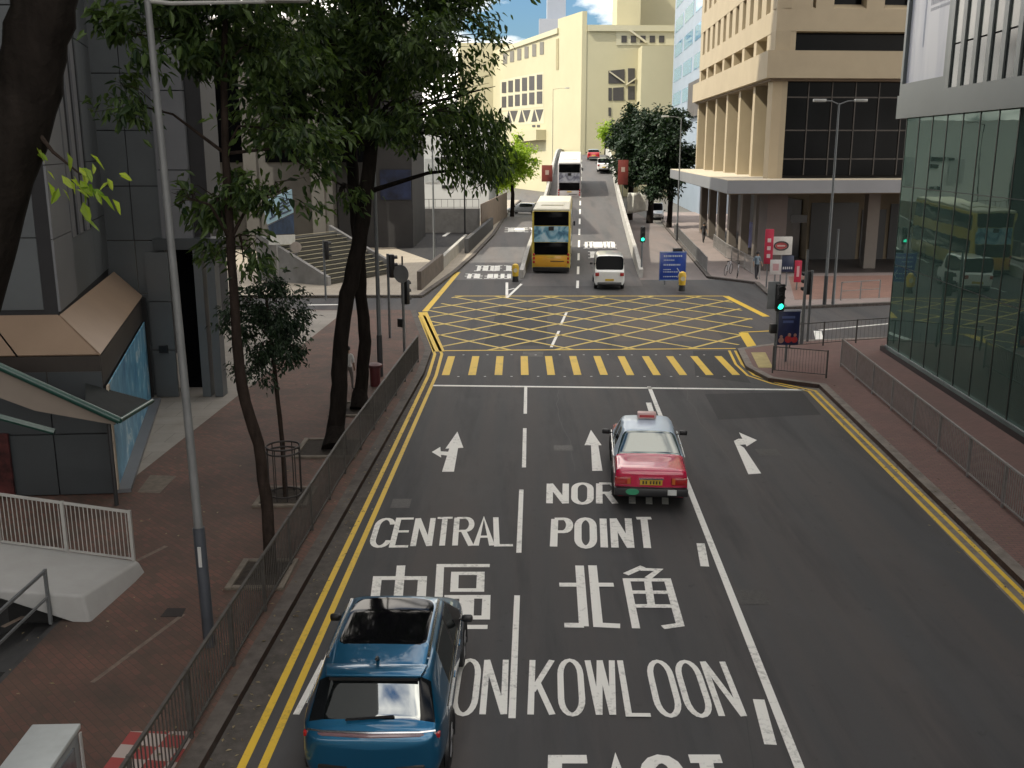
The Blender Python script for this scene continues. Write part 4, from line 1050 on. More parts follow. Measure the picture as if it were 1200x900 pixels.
for u0, u1, v0, v1 in ((550, 561, 216, 184), (498, 513, 214, 186)):
    m_ = MB((-7, 116, 0)); a, b = D(u0, v0, 112), D(u1, v1, 112); m_.box(((a.x + b.x) / 2, 111.97, (a.z + b.z) / 2), (b.x - a.x, .08, b.z - a.z)); m_.build('recessed_panel', M('grey panel', (.33, .35, .36), .7), wb)
gwl = MB((-6, 96, 0)); gwl.wall((-10.5, 96.3), (-3.1, 96.3), 0, 2.45, .3); tag(gwl.build('boundary_wall', concrete_grey), 'long low grey wall in front of the white building', 'wall')
railing('roof_railing', 'dark railing along the top of the grey boundary wall', [(-10.4, 96.45, 2.45), (-3.2, 96.45, 2.45)], .9, 0, steel_dark, n_bars=.5, post_every=2.4, bar_w=.03)
hoard = MB((-2.7, 100, 0)); hoard.wall((-2.9, 95.5), (-.6, 122), 0, 2.9, .12); tag(hoard.build('plywood_hoarding', M('brown plywood', (.19, .145, .11), .8, var=.15, scale=1.5)), 'brown plywood hoarding leading back from the end of the grey wall', 'hoarding')
# low walls along the left side road
brown_wall = M('brown rendered wall', (.12, .10, .085), .85, var=.2, scale=2)
lw = MB(); lw.wall(V2(S(494, 340, .13)), V2(S(520, 316, .13)), .1, 1.2, .25); tag(lw.build('low_wall', brown_wall), 'low brown wall nearest the yellow box, left of the side road', 'wall')
lw = MB(); lw.wall(V2(S(516, 319, .13)) , V2(S(548, 286, .13)), .1, .95, .25); tag(lw.build('low_wall', concrete), 'low white wall in the middle, between driveway and side road', 'wall')
lw = MB(); lw.wall(V2(S(549, 297, .13)), V2(S(578, 268, .13)), .1, 1.25, .3); tag(lw.build('low_wall', M('charcoal wall', (.05, .05, .052), .8)), 'low charcoal wall beside the far end of the driveway', 'wall')
# steps up to the plaza
stp = thing('plaza_steps', 'broad flight of ribbed stone steps behind the two big tree trunks', 'stairs', (-10, 64, .13))
m_ = MB((-10, 64, .13)); m2 = MB((-10, 64, .13))
s0, s1 = S(385, 334, .13), S(462, 320, .13)
dst = (s1 - s0); dst.z = 0; dn = Vector((-dst.y, dst.x, 0)).normalized(); Ls_ = dst.length; dst.normalize()
for k in range(12):
    p = s0 + dn * (k * .42)
    m_.prism([V2(p), V2(p + dst * Ls_), V2(p + dst * Ls_ + dn * (5.4 - k * .42)), V2(p + dn * (5.4 - k * .42))], .13 + k * .2 - .02, .13 + (k + 1) * .2)
    m2.quadface(p + Vector((0, 0, .13 + (k + 1) * .2 + .003)), dst, dn, Ls_, .16, .02)
m_.build('flight', M('dark step stone', (.06, .057, .045), .9), stp); m2.build('nosing', M('pale step nosing', (.30, .27, .18), .8), stp)
for q in (0, 1):
    m_ = MB((-10, 64, .13)); a = s0 + dst * (Ls_ * q + (.15 if q else -.15)); m_.add([a + dst * d + Vector((0, 0, z)) + dn * y for d in (-.14, .14) for y, z in ((-.2, -.02), (-.2, .5), (5.3, 2.9), (5.3, -.02))], [(0, 1, 2, 3), (7, 6, 5, 4), (0, 4, 5, 1), (1, 5, 6, 2), (2, 6, 7, 3), (3, 7, 4, 0)]); m_.build('side_wall', concrete_grey, stp)

# ------------------------------------------------------------------ vehicles
def paint(name, c, rough=.28, metal=.0, coat=1.0):
    return M(name, c, rough, metal, var=.04, scale=2, coat=coat)
red_lens = M('red lamp lens', (.35, .012, .012), .25, coat=.5)
plate_m = M('yellow number plate', (.55, .36, .03), .5)
white_lens = M('clear lamp lens', (.6, .6, .58), .2)
def wheel(parent, x, y, r, wdt, hub=alloy):
    t_ = MB(); sg = 1 if x > 0 else -1
    prof = [(-wdt / 2, r * .7), (-wdt / 2, r * .94), (-wdt * .35, r), (wdt * .35, r), (wdt / 2, r * .94), (wdt / 2, r * .7)]
    n = 26; vs, fs = [], []
    for (a, rad) in prof:
        for k in range(n):
            an = 2 * math.pi * k / n; vs.append((x + a, y + rad * math.cos(an), r + rad * math.sin(an)))
    for i in range(len(prof) - 1):
        for k in range(n):
            k2 = (k + 1) % n; fs.append((i * n + k, i * n + k2, (i + 1) * n + k2, (i + 1) * n + k))
    t_.add(vs, fs); o = t_.build('wheel', rubber, parent, smooth=True)
    h = MB(); h.disc((x, y, r), (1, 0, 0), r * .7, wdt * .8, 20)
    ho = h.build('hub', M('dark wheel well', (.02, .02, .02), .6), o)
    h = MB()
    for k in range(5):
        an = k * 2 * math.pi / 5; c = Vector((x + sg * wdt * .42, y, r))
        h.bar(c, c + Vector((0, math.cos(an) * r * .66, math.sin(an) * r * .66)), r * .16, .03)
    h.tube([(x + sg * wdt * .40, y + math.cos(a_) * r * .66, r + math.sin(a_) * r * .66) for a_ in [2 * math.pi * k / 20 for k in range(21)]], .02, 5)
    h.build('rim', hub, o)
    return o
def loft_car(root, stations, tags, mats, crease_all=.0):
    """stations: (y, [(x,z)...] bottom centre to top centre). tags(i,j)->part name for side/top faces; i = -1 / -2 are the end caps"""
    n = len(stations[0][1]); bm = bmesh.new(); names = []
    def tid(t):
        if t not in names: names.append(t)
        return names.index(t)
    L, Rr = [], []
    for (y, prof) in stations:
        l_, r_ = [], []
        for (x, z) in prof:
            if x < 1e-6:
                v = bm.verts.new((0, y, z)); l_.append(v); r_.append(v)
            else:
                r_.append(bm.verts.new((x, y, z))); l_.append(bm.verts.new((-x, y, z)))
        L.append(l_); Rr.append(r_)
    for i in range(len(stations) - 1):
        for j in range(n - 1):
            for A, fl_ in ((Rr, False), (L, True)):
                q = [A[i][j], A[i + 1][j], A[i + 1][j + 1], A[i][j + 1]]
                q = [v for k, v in enumerate(q) if v not in q[:k]]
                if fl_: q.reverse()
                f = bm.faces.new(q); f.material_index = tid(tags(i, j)); f.smooth = True
    for i, key in ((0, -1), (len(stations) - 1, -2)):
        for j in range(n - 1):
            q = [L[i][j], Rr[i][j], Rr[i][j + 1], L[i][j + 1]]
            q = [v for k, v in enumerate(q) if v not in q[:k]]
            if key == -2: q.reverse()
            if len(q) > 2:
                f = bm.faces.new(q); f.material_index = tid(tags(key, j)); f.smooth = True
    bmesh.ops.recalc_face_normals(bm, faces=bm.faces)
    cl = bm.edges.layers.float.new('crease_edge')
    for e in bm.edges:
        if len(e.link_faces) == 2 and e.link_faces[0].material_index != e.link_faces[1].material_index: e[cl] = .55
        elif crease_all: e[cl] = crease_all
    me = bpy.data.meshes.new('tmp'); bm.to_mesh(me); bm.free()
    for _ in names: me.materials.append(None)
    o = bpy.data.objects.new('tmp', me); col.objects.link(o)
    md = o.modifiers.new('s', 'SUBSURF'); md.levels = 3; md.render_levels = 3
    dg = bpy.context.evaluated_depsgraph_get(); ev = o.evaluated_get(dg); em = bpy.data.meshes.new_from_object(ev)
    bpy.data.objects.remove(o); out = {}
    nv = [v.co.copy() for v in em.vertices]
    nrm = [v.normal.copy() for v in em.vertices]
    for k, nm in enumerate(names):
        # one object per connected region of the tag
        faces = [p for p in em.polygons if p.material_index == k]
        by = {}
        for p in faces:
            for v in p.vertices: by.setdefault(v, []).append(p.index)
        fm = {p.index: p for p in faces}; seen = set()
        for p in faces:
            if p.index in seen: continue
            stack, comp = [p.index], []
            seen.add(p.index)
            while stack:
                a = stack.pop(); comp.append(a)
                for v in fm[a].vertices:
                    for b in by[v]:
                        if b not in seen: seen.add(b); stack.append(b)
            idx = sorted({v for a in comp for v in fm[a].vertices}); mp_ = {v: i for i, v in enumerate(idx)}
            m2 = bpy.data.meshes.new(nm); m2.from_pydata([nv[v] for v in idx], [], [[mp_[v] for v in fm[a].vertices] for a in comp]); m2.update()
            for q in m2.polygons: q.use_smooth = True
            m2.normals_split_custom_set_from_vertices([nrm[v] for v in idx])
            m2.materials.append(mats[nm])
            ob = bpy.data.objects.new(nm, m2); col.objects.link(ob); ob.parent = root; out.setdefault(nm, []).append(ob)
    return out
def mirrorpair(root, name, mat, x, y, z, s, bevel=.03):
    for q in (-1, 1):
        m_ = MB(); m_.box((q * x, y, z), s); m_.build(name, mat, root, bevel=bevel)
def arches(root, hw, ys_, r, mat=black):
    for y in ys_:
        for q in (-1, 1):
            m_ = MB(); m_.tube([(q * hw, y + math.cos(a_) * (r + .05), r + math.sin(a_) * (r + .05)) for a_ in [math.pi * (k / 16) for k in range(-2, 19)]], .045, 6); m_.build('wheel_arch', mat, root, smooth=True)

def P8(w, zb, zm, zl, zbt, wt, zt, wr, zr, zc, ws=None):
    return [(0, zb), ((ws or w * .9), zb), (w, zl), (w, zm), (w * .975, zbt), (wt, zt), (wr, zr), (0, zc)]

# --- blue hatchback SUV, seen from behind and above
suv = thing('suv', 'metallic blue SUV with a black glass roof, nearest car at the bottom of the photo', 'car', (-1.71, 12.98, 0), R(-1.2))
blue = bpy.data.materials.new('metallic blue paint'); blue.use_nodes = True
b = blue.node_tree.nodes['Principled BSDF']; b.inputs['Base Color'].default_value = (.006, .105, .215, 1); b.inputs['Metallic'].default_value = .6; b.inputs['Roughness'].default_value = .30
b.inputs['Coat Weight'].default_value = 1; b.inputs['Coat Roughness'].default_value = .02
hw = .925
st_ = [
    (-2.15, P8(.62, .46, .62, .52, .70, .56, .73, .42, .745, .75)),
    (-2.10, P8(.80, .36, .68, .50, .90, .74, .94, .56, .965, .975)),
    (-1.98, P8(.89, .30, .70, .50, .98, .80, 1.03, .62, 1.06, 1.075)),
    (-1.62, P8(.92, .28, .70, .50, 1.02, .71, 1.42, .56, 1.49, 1.51)),
    (-1.54, P8(.925, .28, .70, .50, 1.02, .705, 1.46, .56, 1.53, 1.55)),
    (-1.02, P8(.925, .27, .70, .50, 1.01, .715, 1.535, .60, 1.59, 1.61)),
    (-.92, P8(.925, .27, .70, .50, 1.01, .715, 1.54, .60, 1.595, 1.615)),
    (-.12, P8(.925, .27, .70, .50, 1.00, .715, 1.545, .60, 1.60, 1.62)),
    (-.04, P8(.925, .27, .70, .50, 1.00, .715, 1.545, .60, 1.60, 1.62)),
    (.42, P8(.925, .27, .70, .50, .99, .70, 1.515, .585, 1.57, 1.59)),
    (.50, P8(.925, .27, .70, .50, .99, .69, 1.50, .58, 1.555, 1.575)),
    (1.22, P8(.92, .27, .70, .50, .985, .80, 1.03, .62, 1.07, 1.09)),
    (1.30, P8(.915, .27, .70, .50, .97, .79, 1.01, .62, 1.04, 1.06)),
    (1.85, P8(.88, .28, .66, .48, .86, .74, .905, .58, .93, .945)),
    (2.08, P8(.74, .32, .60, .46, .74, .62, .77, .48, .79, .80)),
    (2.15, P8(.60, .36, .58, .46, .66, .52, .68, .40, .69, .70)),
]
def suv_tag(i, j):
    if i == -1: return 'body'
    if i == -2: return 'body'
    if j <= 1 and j == 0: return 'underbody'
    if i == 2 and j == 6: return 'rear_window'
    if i == 2 and j == 5: return 'rear_window_edge'
    if i == 2 and j == 4: return 'rear_quarter'
    if j == 4 and i in (3, 4): return 'rear_quarter'
    if j == 4 and i in (5, 6): return 'side_window' if i == 5 else 'side_window'
    if j == 4 and i == 7: return 'pillar'
    if j == 4 and i in (8, 9): return 'side_window'
    if i == 10 and j in (5, 6): return 'windscreen'
    if i == 10 and j == 4: return 'pillar'
    if j == 6 and i in (5, 6, 7, 8): return 'roof_glass'
    return 'body'
roof_glass_m = M('black roof glass', (.004, .004, .005), .05, spec=.22)
parts = loft_car(suv, st_, suv_tag, dict(body=blue, underbody=black, rear_window=glass_mat('rear window glass', None, .32, .02, body=(.006, .008, .009)), rear_window_edge=M('black privacy glass', (.006, .007, .008), .08, spec=.2), rear_quarter=blue, side_window=car_glass, pillar=black, windscreen=car_glass, roof_glass=roof_glass_m))
for y in (-1.28, 1.32):
    for q in (-1, 1): wheel(suv, q * .82, y, .345, .22)
arches(suv, .905, (-1.28, 1.32), .345)
m_ = MB(); m_.prism([(-.60, -1.74), (.60, -1.74), (.66, -1.46), (-.66, -1.46)], 1.515, 1.555); m_.build('spoiler', blue, suv, bevel=.015)
m_ = MB(); m_.box((0, -1.735, 1.50), (1.12, .05, .035)); m_.build('spoiler_edge', black, suv)
m_ = MB(); m_.tube([(-.80, -2.02, .93), (-.6, -2.075, .925), (0, -2.10, .92), (.6, -2.075, .925), (.80, -2.02, .93)], .028, 8); m_.build('light_bar', M('smoked red lamp bar', (.20, .12, .13), .15, coat=1), suv, smooth=True)
m_ = MB(); m_.tube([(-.80, -2.03, .965), (-.6, -2.075, .965), (0, -2.095, .962), (.6, -2.075, .965), (.80, -2.03, .965)], .016, 6); m_.build('chrome_strip', chrome, suv, smooth=True)
for q in (-1, 1):
    m_ = MB(); m_.box((q * .79, -2.0, .90), (.14, .08, .08)); m_.build('tail_lamp', red_lens, suv, bevel=.02)
    m_ = MB(); m_.bar((q * .655, -1.35, 1.585), (q * .635, .30, 1.60), .035, .035); m_.build('roof_rail', chrome, suv)
    m_ = MB(); m_.tube([(q * .915, -1.55, 1.022), (q * .918, -.4, 1.015), (q * .918, .5, 1.005), (q * .90, 1.15, 1.0)], .012, 6); m_.build('window_trim', chrome, suv, smooth=True)
    m_ = MB(); m_.box((q * 1.01, .86, 1.03), (.17, .09, .12)); mi = m_.build('wing_mirror', black, suv, bevel=.04)
    m_ = MB(); m_.bar((q * .88, .88, 1.0), (q * .96, .87, 1.02), .05, .04); m_.build('mirror_arm', black, mi)
    for y in (-.55, .35):
        m_ = MB(); m_.box((q * .925, y, .90), (.025, .16, .03)); m_.build('door_handle', blue, suv, bevel=.008)
m_ = MB(); m_.box((0, -2.105, .44), (1.35, .08, .22)); m_.build('bumper_insert', black, suv, bevel=.03)
m_ = MB(); m_.box((0, -2.15, .36), (.50, .02, .12)); m_.build('number_plate', plate_m, suv)
m_ = MB(); m_.tube([(.0, -1.36, 1.565), (.0, -1.42, 1.62), (0, -1.5, 1.635)], .022, 6); m_.build('roof_aerial', black, suv)
m_ = MB(); m_.bar((-.32, -2.03, 1.10), (.28, -1.99, 1.13), .03, .02); m_.build('rear_wiper', black, suv)

# --- red and silver taxi
taxi = thing('taxi', 'red taxi with a silver roof and a roof sign, straddling the white lane line', 'taxi', (3.33, 23.5, 0), R(-4.5))
tred = paint('red taxi paint', (.55, .012, .065), .25)
tsil = paint('silver roof paint', (.50, .62, .74), .35, .0, .35)
T_ = [
    (-2.34, P8(.77, .34, .62, .46, .80, .72, .84, .56, .85, .855)),
    (-2.29, P8(.82, .30, .62, .46, .89, .74, .94, .58, .955, .96)),
    (-2.20, P8(.835, .27, .62, .46, .92, .75, .965, .58, .985, .99)),
    (-1.45, P8(.845, .26, .62, .46, .93, .755, .99, .59, 1.01, 1.02)),
    (-1.36, P8(.845, .26, .62, .46, .93, .75, 1.01, .59, 1.03, 1.04)),
    (-.80, P8(.845, .26, .62, .46, .93, .61, 1.41, .52, 1.45, 1.465)),
    (-.70, P8(.845, .26, .62, .46, .93, .61, 1.43, .52, 1.475, 1.49)),
    (-.14, P8(.845, .26, .62, .46, .92, .615, 1.455, .525, 1.50, 1.515)),
    (-.06, P8(.845, .26, .62, .46, .92, .615, 1.455, .525, 1.50, 1.515)),
    (.46, P8(.845, .26, .62, .46, .91, .61, 1.43, .52, 1.475, 1.49)),
    (.55, P8(.845, .26, .62, .46, .91, .605, 1.415, .515, 1.46, 1.475)),
    (1.12, P8(.84, .26, .62, .46, .90, .73, .95, .57, .98, .99)),
    (1.22, P8(.84, .26, .62, .46, .88, .72, .92, .57, .945, .955)),
    (2.15, P8(.82, .27, .58, .46, .78, .70, .82, .54, .84, .845)),
    (2.32, P8(.76, .32, .56, .46, .70, .66, .74, .5, .755, .76)),
]
def taxi_tag(i, j):
    if j == 0 or (i in (-1, -2) and j == 0): return 'underbody'
    if i == 4 and j in (5, 6): return 'rear_window'
    if i == 10 and j in (5, 6): return 'windscreen'
    if j == 4 and i in (6, 8): return 'side_window'
    if (j == 4 and i in (4, 5, 7, 9, 10)) or (j in (5, 6) and i in (5, 6, 7, 8, 9)): return 'roof'
    return 'body'
loft_car(taxi, T_, taxi_tag, dict(body=tred, underbody=black, rear_window=glass_mat('taxi rear glass', None, .12, .02, body=(.012, .035, .035)), windscreen=car_glass, side_window=car_glass, roof=tsil))
for y in (-1.32, 1.36):
    for q in (-1, 1): wheel(taxi, q * .75, y, .31, .19, steel)
arches(taxi, .825, (-1.32, 1.36), .31)
m_ = MB(); m_.box((0, -2.36, .46), (1.66, .16, .20)); bp_ = m_.build('bumper', M('dark bumper', (.018, .018, .02), .45), taxi, bevel=.04)
m_ = MB(); m_.add([(-.42 + math.cos(R(15 * k)) * .15, y_, .475 + math.sin(R(15 * k)) * .075) for y_ in (-2.438, -2.452) for k in range(24)], [tuple(range(24)), tuple(range(24, 48))] + [(k, (k + 1) % 24, 24 + (k + 1) % 24, 24 + k) for k in range(24)]); m_.build('green_badge', M('green oval plate', (.03, .28, .14), .5), bp_)
m_ = MB(); m_.box((.47, -2.445, .475), (.20, .012, .13)); m_.build('white_notice', M('white notice', (.6, .62, .6), .5), bp_)
m_ = MB(); m_.box((0, -2.365, .68), (.50, .03, .12)); pl_ = m_.build('number_plate', plate_m, taxi)
m_ = MB()
for k in range(6):
    m_.box((-.18 + k * .068 + (.03 if k > 1 else 0), -2.384, .68), (.035, .006, .075))
m_.build('plate_print', black, pl_)
m_ = MB(); m_.box((0, -2.375, .765), (.56, .04, .03)); m_.build('chrome_strip', chrome, taxi)
for q in (-1, 1):
    m_ = MB(); m_.box((q * .63, -2.35, .71), (.36, .07, .17)); tl = m_.build('tail_lamp', red_lens, taxi, bevel=.02)
    m_ = MB(); m_.box((q * .50, -2.39, .71), (.07, .012, .13)); m_.build('amber_lens', M('amber lens', (.5, .12, .02), .3), tl)
    m_ = MB(); m_.box((q * .98, .70, .98), (.20, .09, .13)); mi = m_.build('wing_mirror', black, taxi, bevel=.03)
    m_ = MB(); m_.bar((q * .80, .74, .93), (q * .92, .70, .96), .04, .03); m_.build('mirror_arm', black, mi)
    m_ = MB(); m_.tube([(q * .836, -1.3, .955), (q * .842, 0, .945), (q * .838, 1.0, .93)], .012, 6); m_.build('window_trim', chrome, taxi, smooth=True)
    for y in (-.55, .30):
        m_ = MB(); m_.box((q * .845, y, .84), (.025, .16, .03)); m_.build('door_handle', chrome, taxi, bevel=.008)
m_ = MB(); m_.box((0, .08, 1.60), (.46, .22, .15)); ts = m_.build('roof_sign', M('white and red roof sign', (.62, .40, .38), .4), taxi, bevel=.03)
m_ = MB(); m_.box((0, -.036, 1.595), (.36, .008, .06)); m_.build('sign_print', M('red sign print', (.45, .05, .05), .4), ts)

# --- vans and the smaller cars further away
def small_car(name, label, cat, loc, rz, L, W, H, hood, belt, bodym, rear_black=False, front_view=False, roofm=None, flat=.0, group=None):
    o = thing(name, label, cat, loc, rz, group)
    h, w = L / 2, W / 2; sl = .14 if flat else .55
    r_ = w * (.88 if flat else .80)
    s_ = [(-h, P8(w * .88, .34, .62, .46, belt - .05, w * .84, belt - .02, w * .62, belt, belt)),
          (-h + .06, P8(w * .97, .28, .64, .46, belt, w * .90, belt + .04, w * .7, belt + .06, belt + .06)),
          (-h + .12, P8(w, .26, .64, .46, belt + .02, w * .93, belt + .08, w * .72, belt + .1, belt + .1)),
          (-h + .12 + sl, P8(w, .26, .64, .46, belt + .03, r_ + .04, H - .12, r_ - .12, H - .05, H - .04)),
          (-h + .22 + sl, P8(w, .26, .64, .46, belt + .03, r_ + .03, H - .09, r_ - .12, H - .02, H - .0)),
          (0, P8(w, .26, .64, .46, belt + .02, r_ + .03, H - .07, r_ - .12, H, H + .02)),
          (h - hood - .75, P8(w, .26, .64, .46, belt, r_ + .02, H - .10, r_ - .12, H - .03, H - .01)),
          (h - hood - .68, P8(w, .26, .64, .46, belt, r_ + .01, H - .13, r_ - .13, H - .06, H - .04)),
          (h - hood, P8(w, .26, .64, .46, belt - .02, w * .88, belt + .03, w * .7, belt + .06, belt + .07)),
          (h - hood + .08, P8(w * .99, .26, .64, .46, belt - .06, w * .86, belt - .02, w * .68, belt, belt + .01)),
          (h - .12, P8(w * .93, .28, .60, .46, belt - .25, w * .8, belt - .2, w * .62, belt - .18, belt - .17)),
          (h, P8(w * .78, .34, .56, .46, belt - .34, w * .7, belt - .32, w * .5, belt - .31, belt - .3))]
    def tg(i, j):
        if j == 0: return 'underbody'
        if i == 2 and j in (5, 6): return 'rear_window'
        if i == 7 and j in (5, 6): return 'windscreen'
        if j == 4 and i in (4, 5): return 'side_window'
        if roofm and j in (5, 6) and i in (3, 4, 5, 6): return 'roof'
        return 'body'
    loft_car(o, s_, tg, dict(body=bodym, underbody=black, rear_window=dark_glass, windscreen=dark_glass, side_window=car_glass, roof=roofm or bodym))
    for y in (-h + .75, h - .8):
        for q in (-1, 1): wheel(o, q * (w - .10), y, .31, .19)
    for q in (-1, 1):
        m_ = MB(); m_.box((q * (w - .16), -h - .005, belt - .14), (.22, .06, .20)); m_.build('tail_lamp', red_lens, o, bevel=.02)
        m_ = MB(); m_.box((q * (w * .62), h - .05, belt - .36), (.30, .10, .12)); m_.build('headlamp', white_lens, o, bevel=.02)
        m_ = MB(); m_.box((q * (w + .10), h - hood - .25, belt + .08), (.18, .1, .14)); m_.build('wing_mirror', black, o, bevel=.03)
    m_ = MB(); m_.box((0, -h - .012, .60), (.5, .03, .12)); m_.build('number_plate', plate_m, o)
    m_ = MB(); m_.box((0, h + .005, .50), (.5, .03, .12)); m_.build('front_plate', M('white number plate', (.6, .6, .58), .5), o)
    m_ = MB(); m_.box((0, -h - .0, .40), (W * .8, .10, .14)); m_.build('bumper', M('grey bumper', (.10, .10, .10), .5), o, bevel=.03)
    return o
wpaint = paint('white car paint', (.74, .74, .71), .3)
silver = paint('silver car paint', (.45, .46, .48), .25, .5)
rpaint = paint('red car paint', (.45, .015, .02), .25)
small_car('van', 'white van with a black rear window entering the flyover beside the yellow bus', 'van', (5.80, 59.55, 0), R(-3), 4.6, 1.76, 2.02, .6, 1.06, wpaint, flat=1)
small_car('van', 'pale van parked on the right side road under the dark trees', 'van', (16.9, 118, .0), R(176), 4.6, 1.8, 1.95, .7, 1.0, silver, flat=1)
small_car('taxi_far', 'red car at the very top of the flyover, left of a white van', 'car', (FX(5.9, 142), 142, zf(142)), R(-4), 4.5, 1.72, 1.46, 1.0, .92, rpaint, roofm=tsil)
small_car('van', 'white van at the top of the flyover beside the red car', 'van', (FX(7.1, 128), 128, zf(128)), R(-4), 4.5, 1.75, 1.75, .8, 1.0, wpaint, flat=1)
small_car('car', 'silver car parked in the sun under the lime green tree, left of the flyover', 'car', (1.6, 127, .0), R(70), 4.4, 1.75, 1.45, 1.0, .9, silver)
bpy.data.objects['taxi_far'].name = 'car'

# --- double-deck buses
def bus(label, loc, rz, bodym, roofm, rearm, adm, lowm, group, slope=0):
    o = thing('double_decker_bus', label, 'bus', loc, rz, group); o.rotation_euler.x = slope
    L, W, H = 11.2, 2.5, 4.25; h, w = L / 2, W / 2
    m_ = MB(); m_.prism([(-w, -h), (w, -h), (w, h), (-w, h)], .34, H - .16); m_.build('body', bodym, o, bevel=.10, seg=3)
    m_ = MB(); m_.prism([(-w + .05, -h + .06), (w - .05, -h + .06), (w - .05, h - .1), (-w + .05, h - .1)], H - .20, H); m_.build('roof', roofm, o, bevel=.09, seg=3)
    m_ = MB(); m_.prism([(-w + .08, -h + .1), (w - .08, -h + .1), (w - .08, h - .1), (-w + .08, h - .1)], .18, .36); m_.build('skirt', black, o)
    m_ = MB(); m_.box((0, -h - .005, 3.62), (W - .26, .05, .90)); m_.build('upper_rear_window', dark_glass, o, bevel=.02)
    m_ = MB(); m_.box((0, -h - .005, 2.62), (W - .26, .04, 1.02)); m_.build('rear_advert', adm, o)
    m_ = MB(); m_.box((0, -h - .008, 1.68), (W - .30, .05, .80)); m_.build('lower_rear_window', dark_glass, o, bevel=.02)
    m_ = MB(); m_.box((0, -h - .012, .86), (W - .36, .05, .72)); ec = m_.build('engine_cover', lowm, o, bevel=.02)
    m_ = MB(); m_.box((.4, -h - .045, .86), (.9, .012, .05)); m_.build('vent_line', black, ec)
    m_ = MB(); m_.box((0, -h - .03, 2.98), (.34, .06, .26)); m_.build('route_display', black, o)
    m_ = MB(); m_.box((0, -h - .01, .40), (W - .1, .1, .14)); m_.build('bumper', black, o, bevel=.03)
    m_ = MB(); m_.box((0, -h - .05, 1.14), (.5, .015, .11)); m_.build('number_plate', plate_m, o)
    for q in (-1, 1):
        for z in (3.42, 1.75):
            m_ = MB(); m_.box((q * (w + .004), .1, z), (.03, L - .7, .92 if z > 3 else 1.0)); m_.build('side_window', car_glass, o, bevel=.01)
        for z in (.8, 1.05, 1.3):
            m_ = MB(); m_.box((q * (w - .13), -h - .03, z), (.14, .05, .16)); m_.build('tail_lamp', red_lens, o, bevel=.02)
        for y in (-h + 2.6, h - 2.6): wheel(o, q * (w - .14), y, .48, .28)
        m_ = MB(); m_.box((q * (w + .15), h - .1, 2.2), (.14, .1, .34)); m_.build('wing_mirror', black, o)
    m_ = MB(); m_.box((0, h - .0, 3.45), (W - .3, .04, 1.0)); m_.build('upper_windscreen', dark_glass, o)
    m_ = MB(); m_.box((0, h - .0, 1.75), (W - .3, .04, 1.2)); m_.build('windscreen', dark_glass, o)
    m_ = MB()
    m_.box((0, -2.5, H + .02), (1.5, 1.6, .10)); m_.build('roof_hatch', roofm, o, bevel=.03)
    return o
def print_mat(name, a, b_, c):
    m = M(name, a, .4, var=.3, scale=2); n, l = m.node_tree.nodes, m.node_tree.links
    t = n.new('ShaderNodeTexCoord'); no = n.new('ShaderNodeTexNoise'); no.inputs['Scale'].default_value = 1.6; no.inputs['Detail'].default_value = 3; no.inputs['Distortion'].default_value = 1.0
    l.new(t.outputs['Object'], no.inputs['Vector']); cr = n.new('ShaderNodeValToRGB'); l.new(no.outputs['Fac'], cr.inputs['Fac'])
    e = cr.color_ramp.elements; e[0].position = .38; e[0].color = (*c, 1); e[1].position = .62; e[1].color = (*b_, 1); q = e.new(.5); q.color = (*a, 1)
    l.new(cr.outputs['Color'], n['Principled BSDF'].inputs['Base Color']); return m
ad_blue = print_mat('blue bus advert', (.16, .36, .46), (.42, .55, .60), (.05, .14, .22))
ad_grey = print_mat('grey bus advert', (.22, .23, .28), (.34, .35, .40), (.10, .10, .14))
yel = paint('yellow bus paint', (.48, .36, .05), .35, coat=.5)
cream_roof = M('cream bus roof', (.55, .52, .40), .45, var=.05)
orange = paint('orange bus paint', (.60, .30, .02), .35, coat=.5)
gwhite = paint('greyish white bus paint', (.42, .40, .41), .35, coat=.5)
bus('yellow double decker bus with a pale roof and a blue advert on its back', (2.55 + .07 * 5.6, 64.6 + 5.6, zf(68)), R(-4), yel, cream_roof, None, ad_blue, orange, 'double decker buses on the flyover', R(1.7))
bus('grey and white double decker bus climbing the flyover ahead of the yellow bus', (6.15 + .4, 108 + 5.6, zf(108) - .02), R(-4), gwhite, M('white bus roof', (.55, .55, .54), .4, var=.04), None, ad_grey, gwhite, 'double decker buses on the flyover', R(5.6))

# ------------------------------------------------------------------ trees
def leaf_mesh(name, leaves, mat, parent, org, loc0=None):
    """leaves: list of (pos, dir, normal, length, width); each a folded 4-triangle leaf"""
    vs, fs = [], []; org = Vector(org)
    for p, d, nn, L, W in leaves:
        d = d.normalized(); s_ = d.cross(nn)
        if s_.length < 1e-3: continue
        s_.normalize(); nn = s_.cross(d); p = p - org; k = len(vs)
        a = p + d * L * .35; b_ = p + d * L * .72 - nn * L * .06
        vs += [p, a + s_ * W * .5 + nn * W * .18, a - nn * W * .08, a - s_ * W * .5 + nn * W * .18, b_ + s_ * W * .36, b_ - s_ * W * .36, p + d * L - nn * L * .16]
        fs += [(k, k + 2, k + 1), (k, k + 3, k + 2), (k + 1, k + 2, k + 6, k + 4), (k + 2, k + 3, k + 5, k + 6)]
    me = bpy.data.meshes.new(name); me.from_pydata([tuple(v) for v in vs], [], fs); me.update(); me.materials.append(mat)
    o = bpy.data.objects.new(name, me); col.objects.link(o)
    if parent: o.parent = parent
    return o
